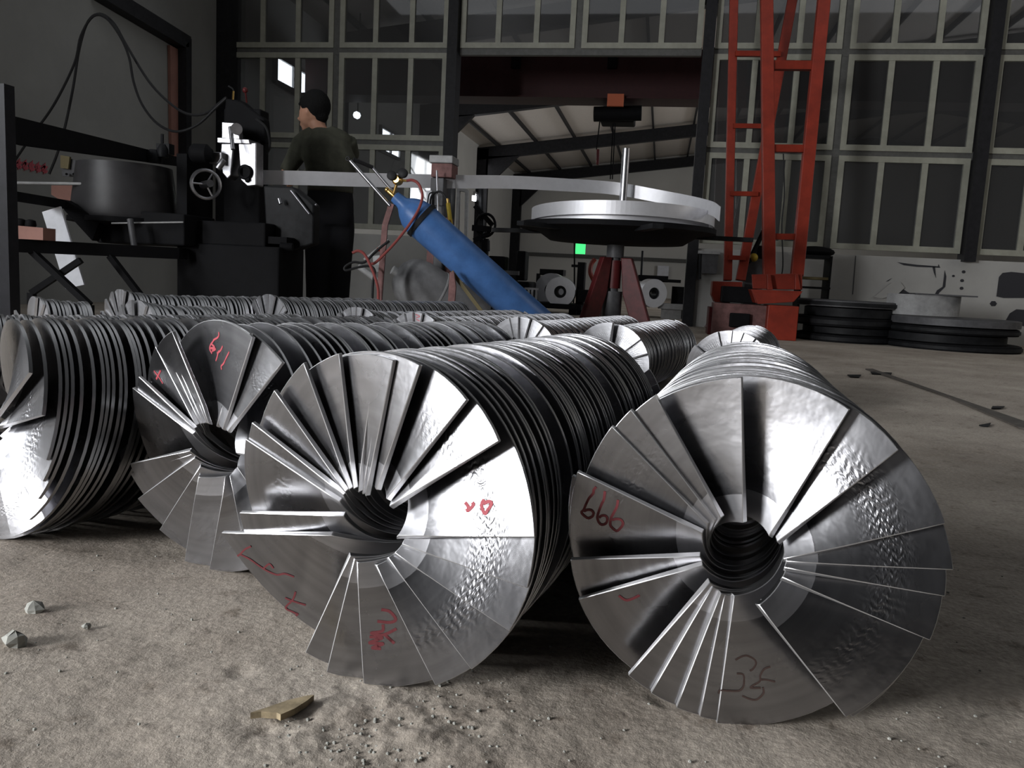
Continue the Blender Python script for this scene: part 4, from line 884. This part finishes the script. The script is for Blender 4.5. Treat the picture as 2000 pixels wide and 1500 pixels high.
p_ = at(942, 640, 8.9); b = MB(); b.cyl((p_.x, p_.y, 0), (p_.x, p_.y, .05), .2, n=24); b.cyl((p_.x, p_.y, 0), (p_.x, p_.y, .8), .03, n=12); b.build('stand_foot', M['black'], t)
b = MB(); b.bar(at(928,402,8.85), at(962,440,8.85), .06, .05); b.bar(at(922,445,8.85), at(960,448,8.85), .08, .06); b.torus(at(948, 440, 8.8), (.3, 1, 0), .12, .015, 24, 6); b.bar(at(925,470,8.85), at(958,455,8.85), .05, .05)
b.cyl(at(948,470,8.8), at(948,490,8.8), .05, n=12); b.build('drill_head', M['black'], t)
b = MB(); wb(b, 922, 382, 928, 392, 8.8, .05); b.build('lamp_head', M['daylit'], t)
b = MB()
for p, q in (((896,368),(893,478)), ((912,372),(910,500))): b.bar(at(*p, 8.3), at(*q, 8.3), .03, .05)
b.bar(at(895,370,8.3), at(913,373,8.3), .05, .03); q_ = at(910, 500, 8.3); b.bar(q_, (q_.x, q_.y, 0), .03, .03); b.build('channel_frame', M['lightgrey'], None, label='narrow pale metal frame standing at the left side of the doorway', cat='stand')  # pale door-like frame of upright channel
MB().tube([at(x, y, 10.6) for x, y in ((1162,506),(1155,516),(1153,532),(1158,545),(1163,556))], .03).build('bent_pipe', M['red'], None, label='curved red pipe handle left of the turntable leg', cat='pipe')
b = MB(); Yn = YF-.13; b.box((atY(1284, 530, Yn).x, Yn, atY(1290, 546, Yn).z), (atY(1306, 530, Yn).x, YF-.1, atY(1290, 519, Yn).z)); b.build('notice_board', M['paper'], None, label='small white notice board hung on the far wall', cat='notice board')
lmp = at(697, 225, 11.2)
t = thing('work_lamp', lmp, 'small bright lamp glowing behind the window left of the doorway', 'lamp')
b = MB(); b.lathe(lmp, (0, -1, 0), [(.0, .03), (.05, .02), (.05, -.02), (.0, -.05)], 8); b.build('lamp_bulb', M['daylit'], t)
b = MB(); b.cyl(lmp + Vector((0, .03, 0)), Vector((lmp.x, lmp.y+.03, zr(lmp.x))), .008, n=6); b.build('lamp_cord', M['black'], t)
# ------------------------------------------------------------------ floor rail and loose bits
b = MB(); b.prism([atz(x, y, .0005) for x, y in ((1690,722),(1704,722),(2030,836),(2030,846),(1990,837),(1850,777))], (0, 0, .006)); b.build('trim_21', M['groove'], **S)
def rock(px_, r, lab, mt='stone', sd=1, sq=.7):
    c = atz(px_[0], px_[1], 0); rn = random.Random(sd); b = MB(); b.sphere(c + UP*r*sq*.8, r, 8, (1.2, .9, sq)); b.v = [c + UP*r*sq*.8 + (p - c - UP*r*sq*.8)*rn.uniform(.75, 1.2) for p in b.v]; b.sm = [False]*len(b.sm)
    b.build('stone', M[mt], None, label=lab, cat='stone')
rock((65, 1197), .0105, 'grey stone chip on the floor, nearer the leftmost bundle', sd=2); rock((30, 1262), .0125, 'grey stone chip nearest the left edge of the floor', sd=5)
rock((169, 1227), .0045, 'tiny pale pebble right of the two grey stone chips', sd=6)
b = MB(); b.prism([atz(x, y, .003) for x, y in ((489,1404),(520,1394),(560,1380),(600,1370),(613,1369),(600,1380),(575,1396),(548,1408),(540,1404),(510,1402))], (0, 0, .006)); b.build('wood_chip', M['wood'], None, label='flat splinter of wood lying on the bare floor in the foreground', cat='wood chip')
for pts, lab in ((((1655,733),(1682,733),(1678,738),(1660,737)), 'flat dark scrap on the floor nearest the right-hand bundle'), (((1700,727),(1742,729),(1740,733),(1703,731)), 'flat dark scrap lying right on the floor rail'), (((1938,795),(1962,795),(1955,799),(1936,799)), 'flat dark scrap beside the floor rail near the right edge'), (((1912,832),(1935,828),(1930,834)), 'triangular dark scrap on the right-hand floor below the rail')):
    MB().prism([atz(x, y, .002) for x, y in pts], (0, 0, .004)).build('metal_scrap', M['darkmetal'], None, label=lab, cat='scrap')
rn = random.Random(3); b = MB()
for k in range(420):
    if k < 220: x_, y_ = rn.gauss(770, 130), rn.gauss(1430, 45)
    else: x_, y_ = rn.uniform(-50, 2050), rn.uniform(1080, 1520)
    c = atz(x_, y_, 0); r = rn.uniform(.0007, .0022); b.sphere(c + UP*r*.4, r, 6, (1, 1, .7))
b.sm = [False]*len(b.sm); b.build('loose_grit', M['stone'], None, label='loose grit scattered over the foreground floor', cat='grit', kind='stuff')
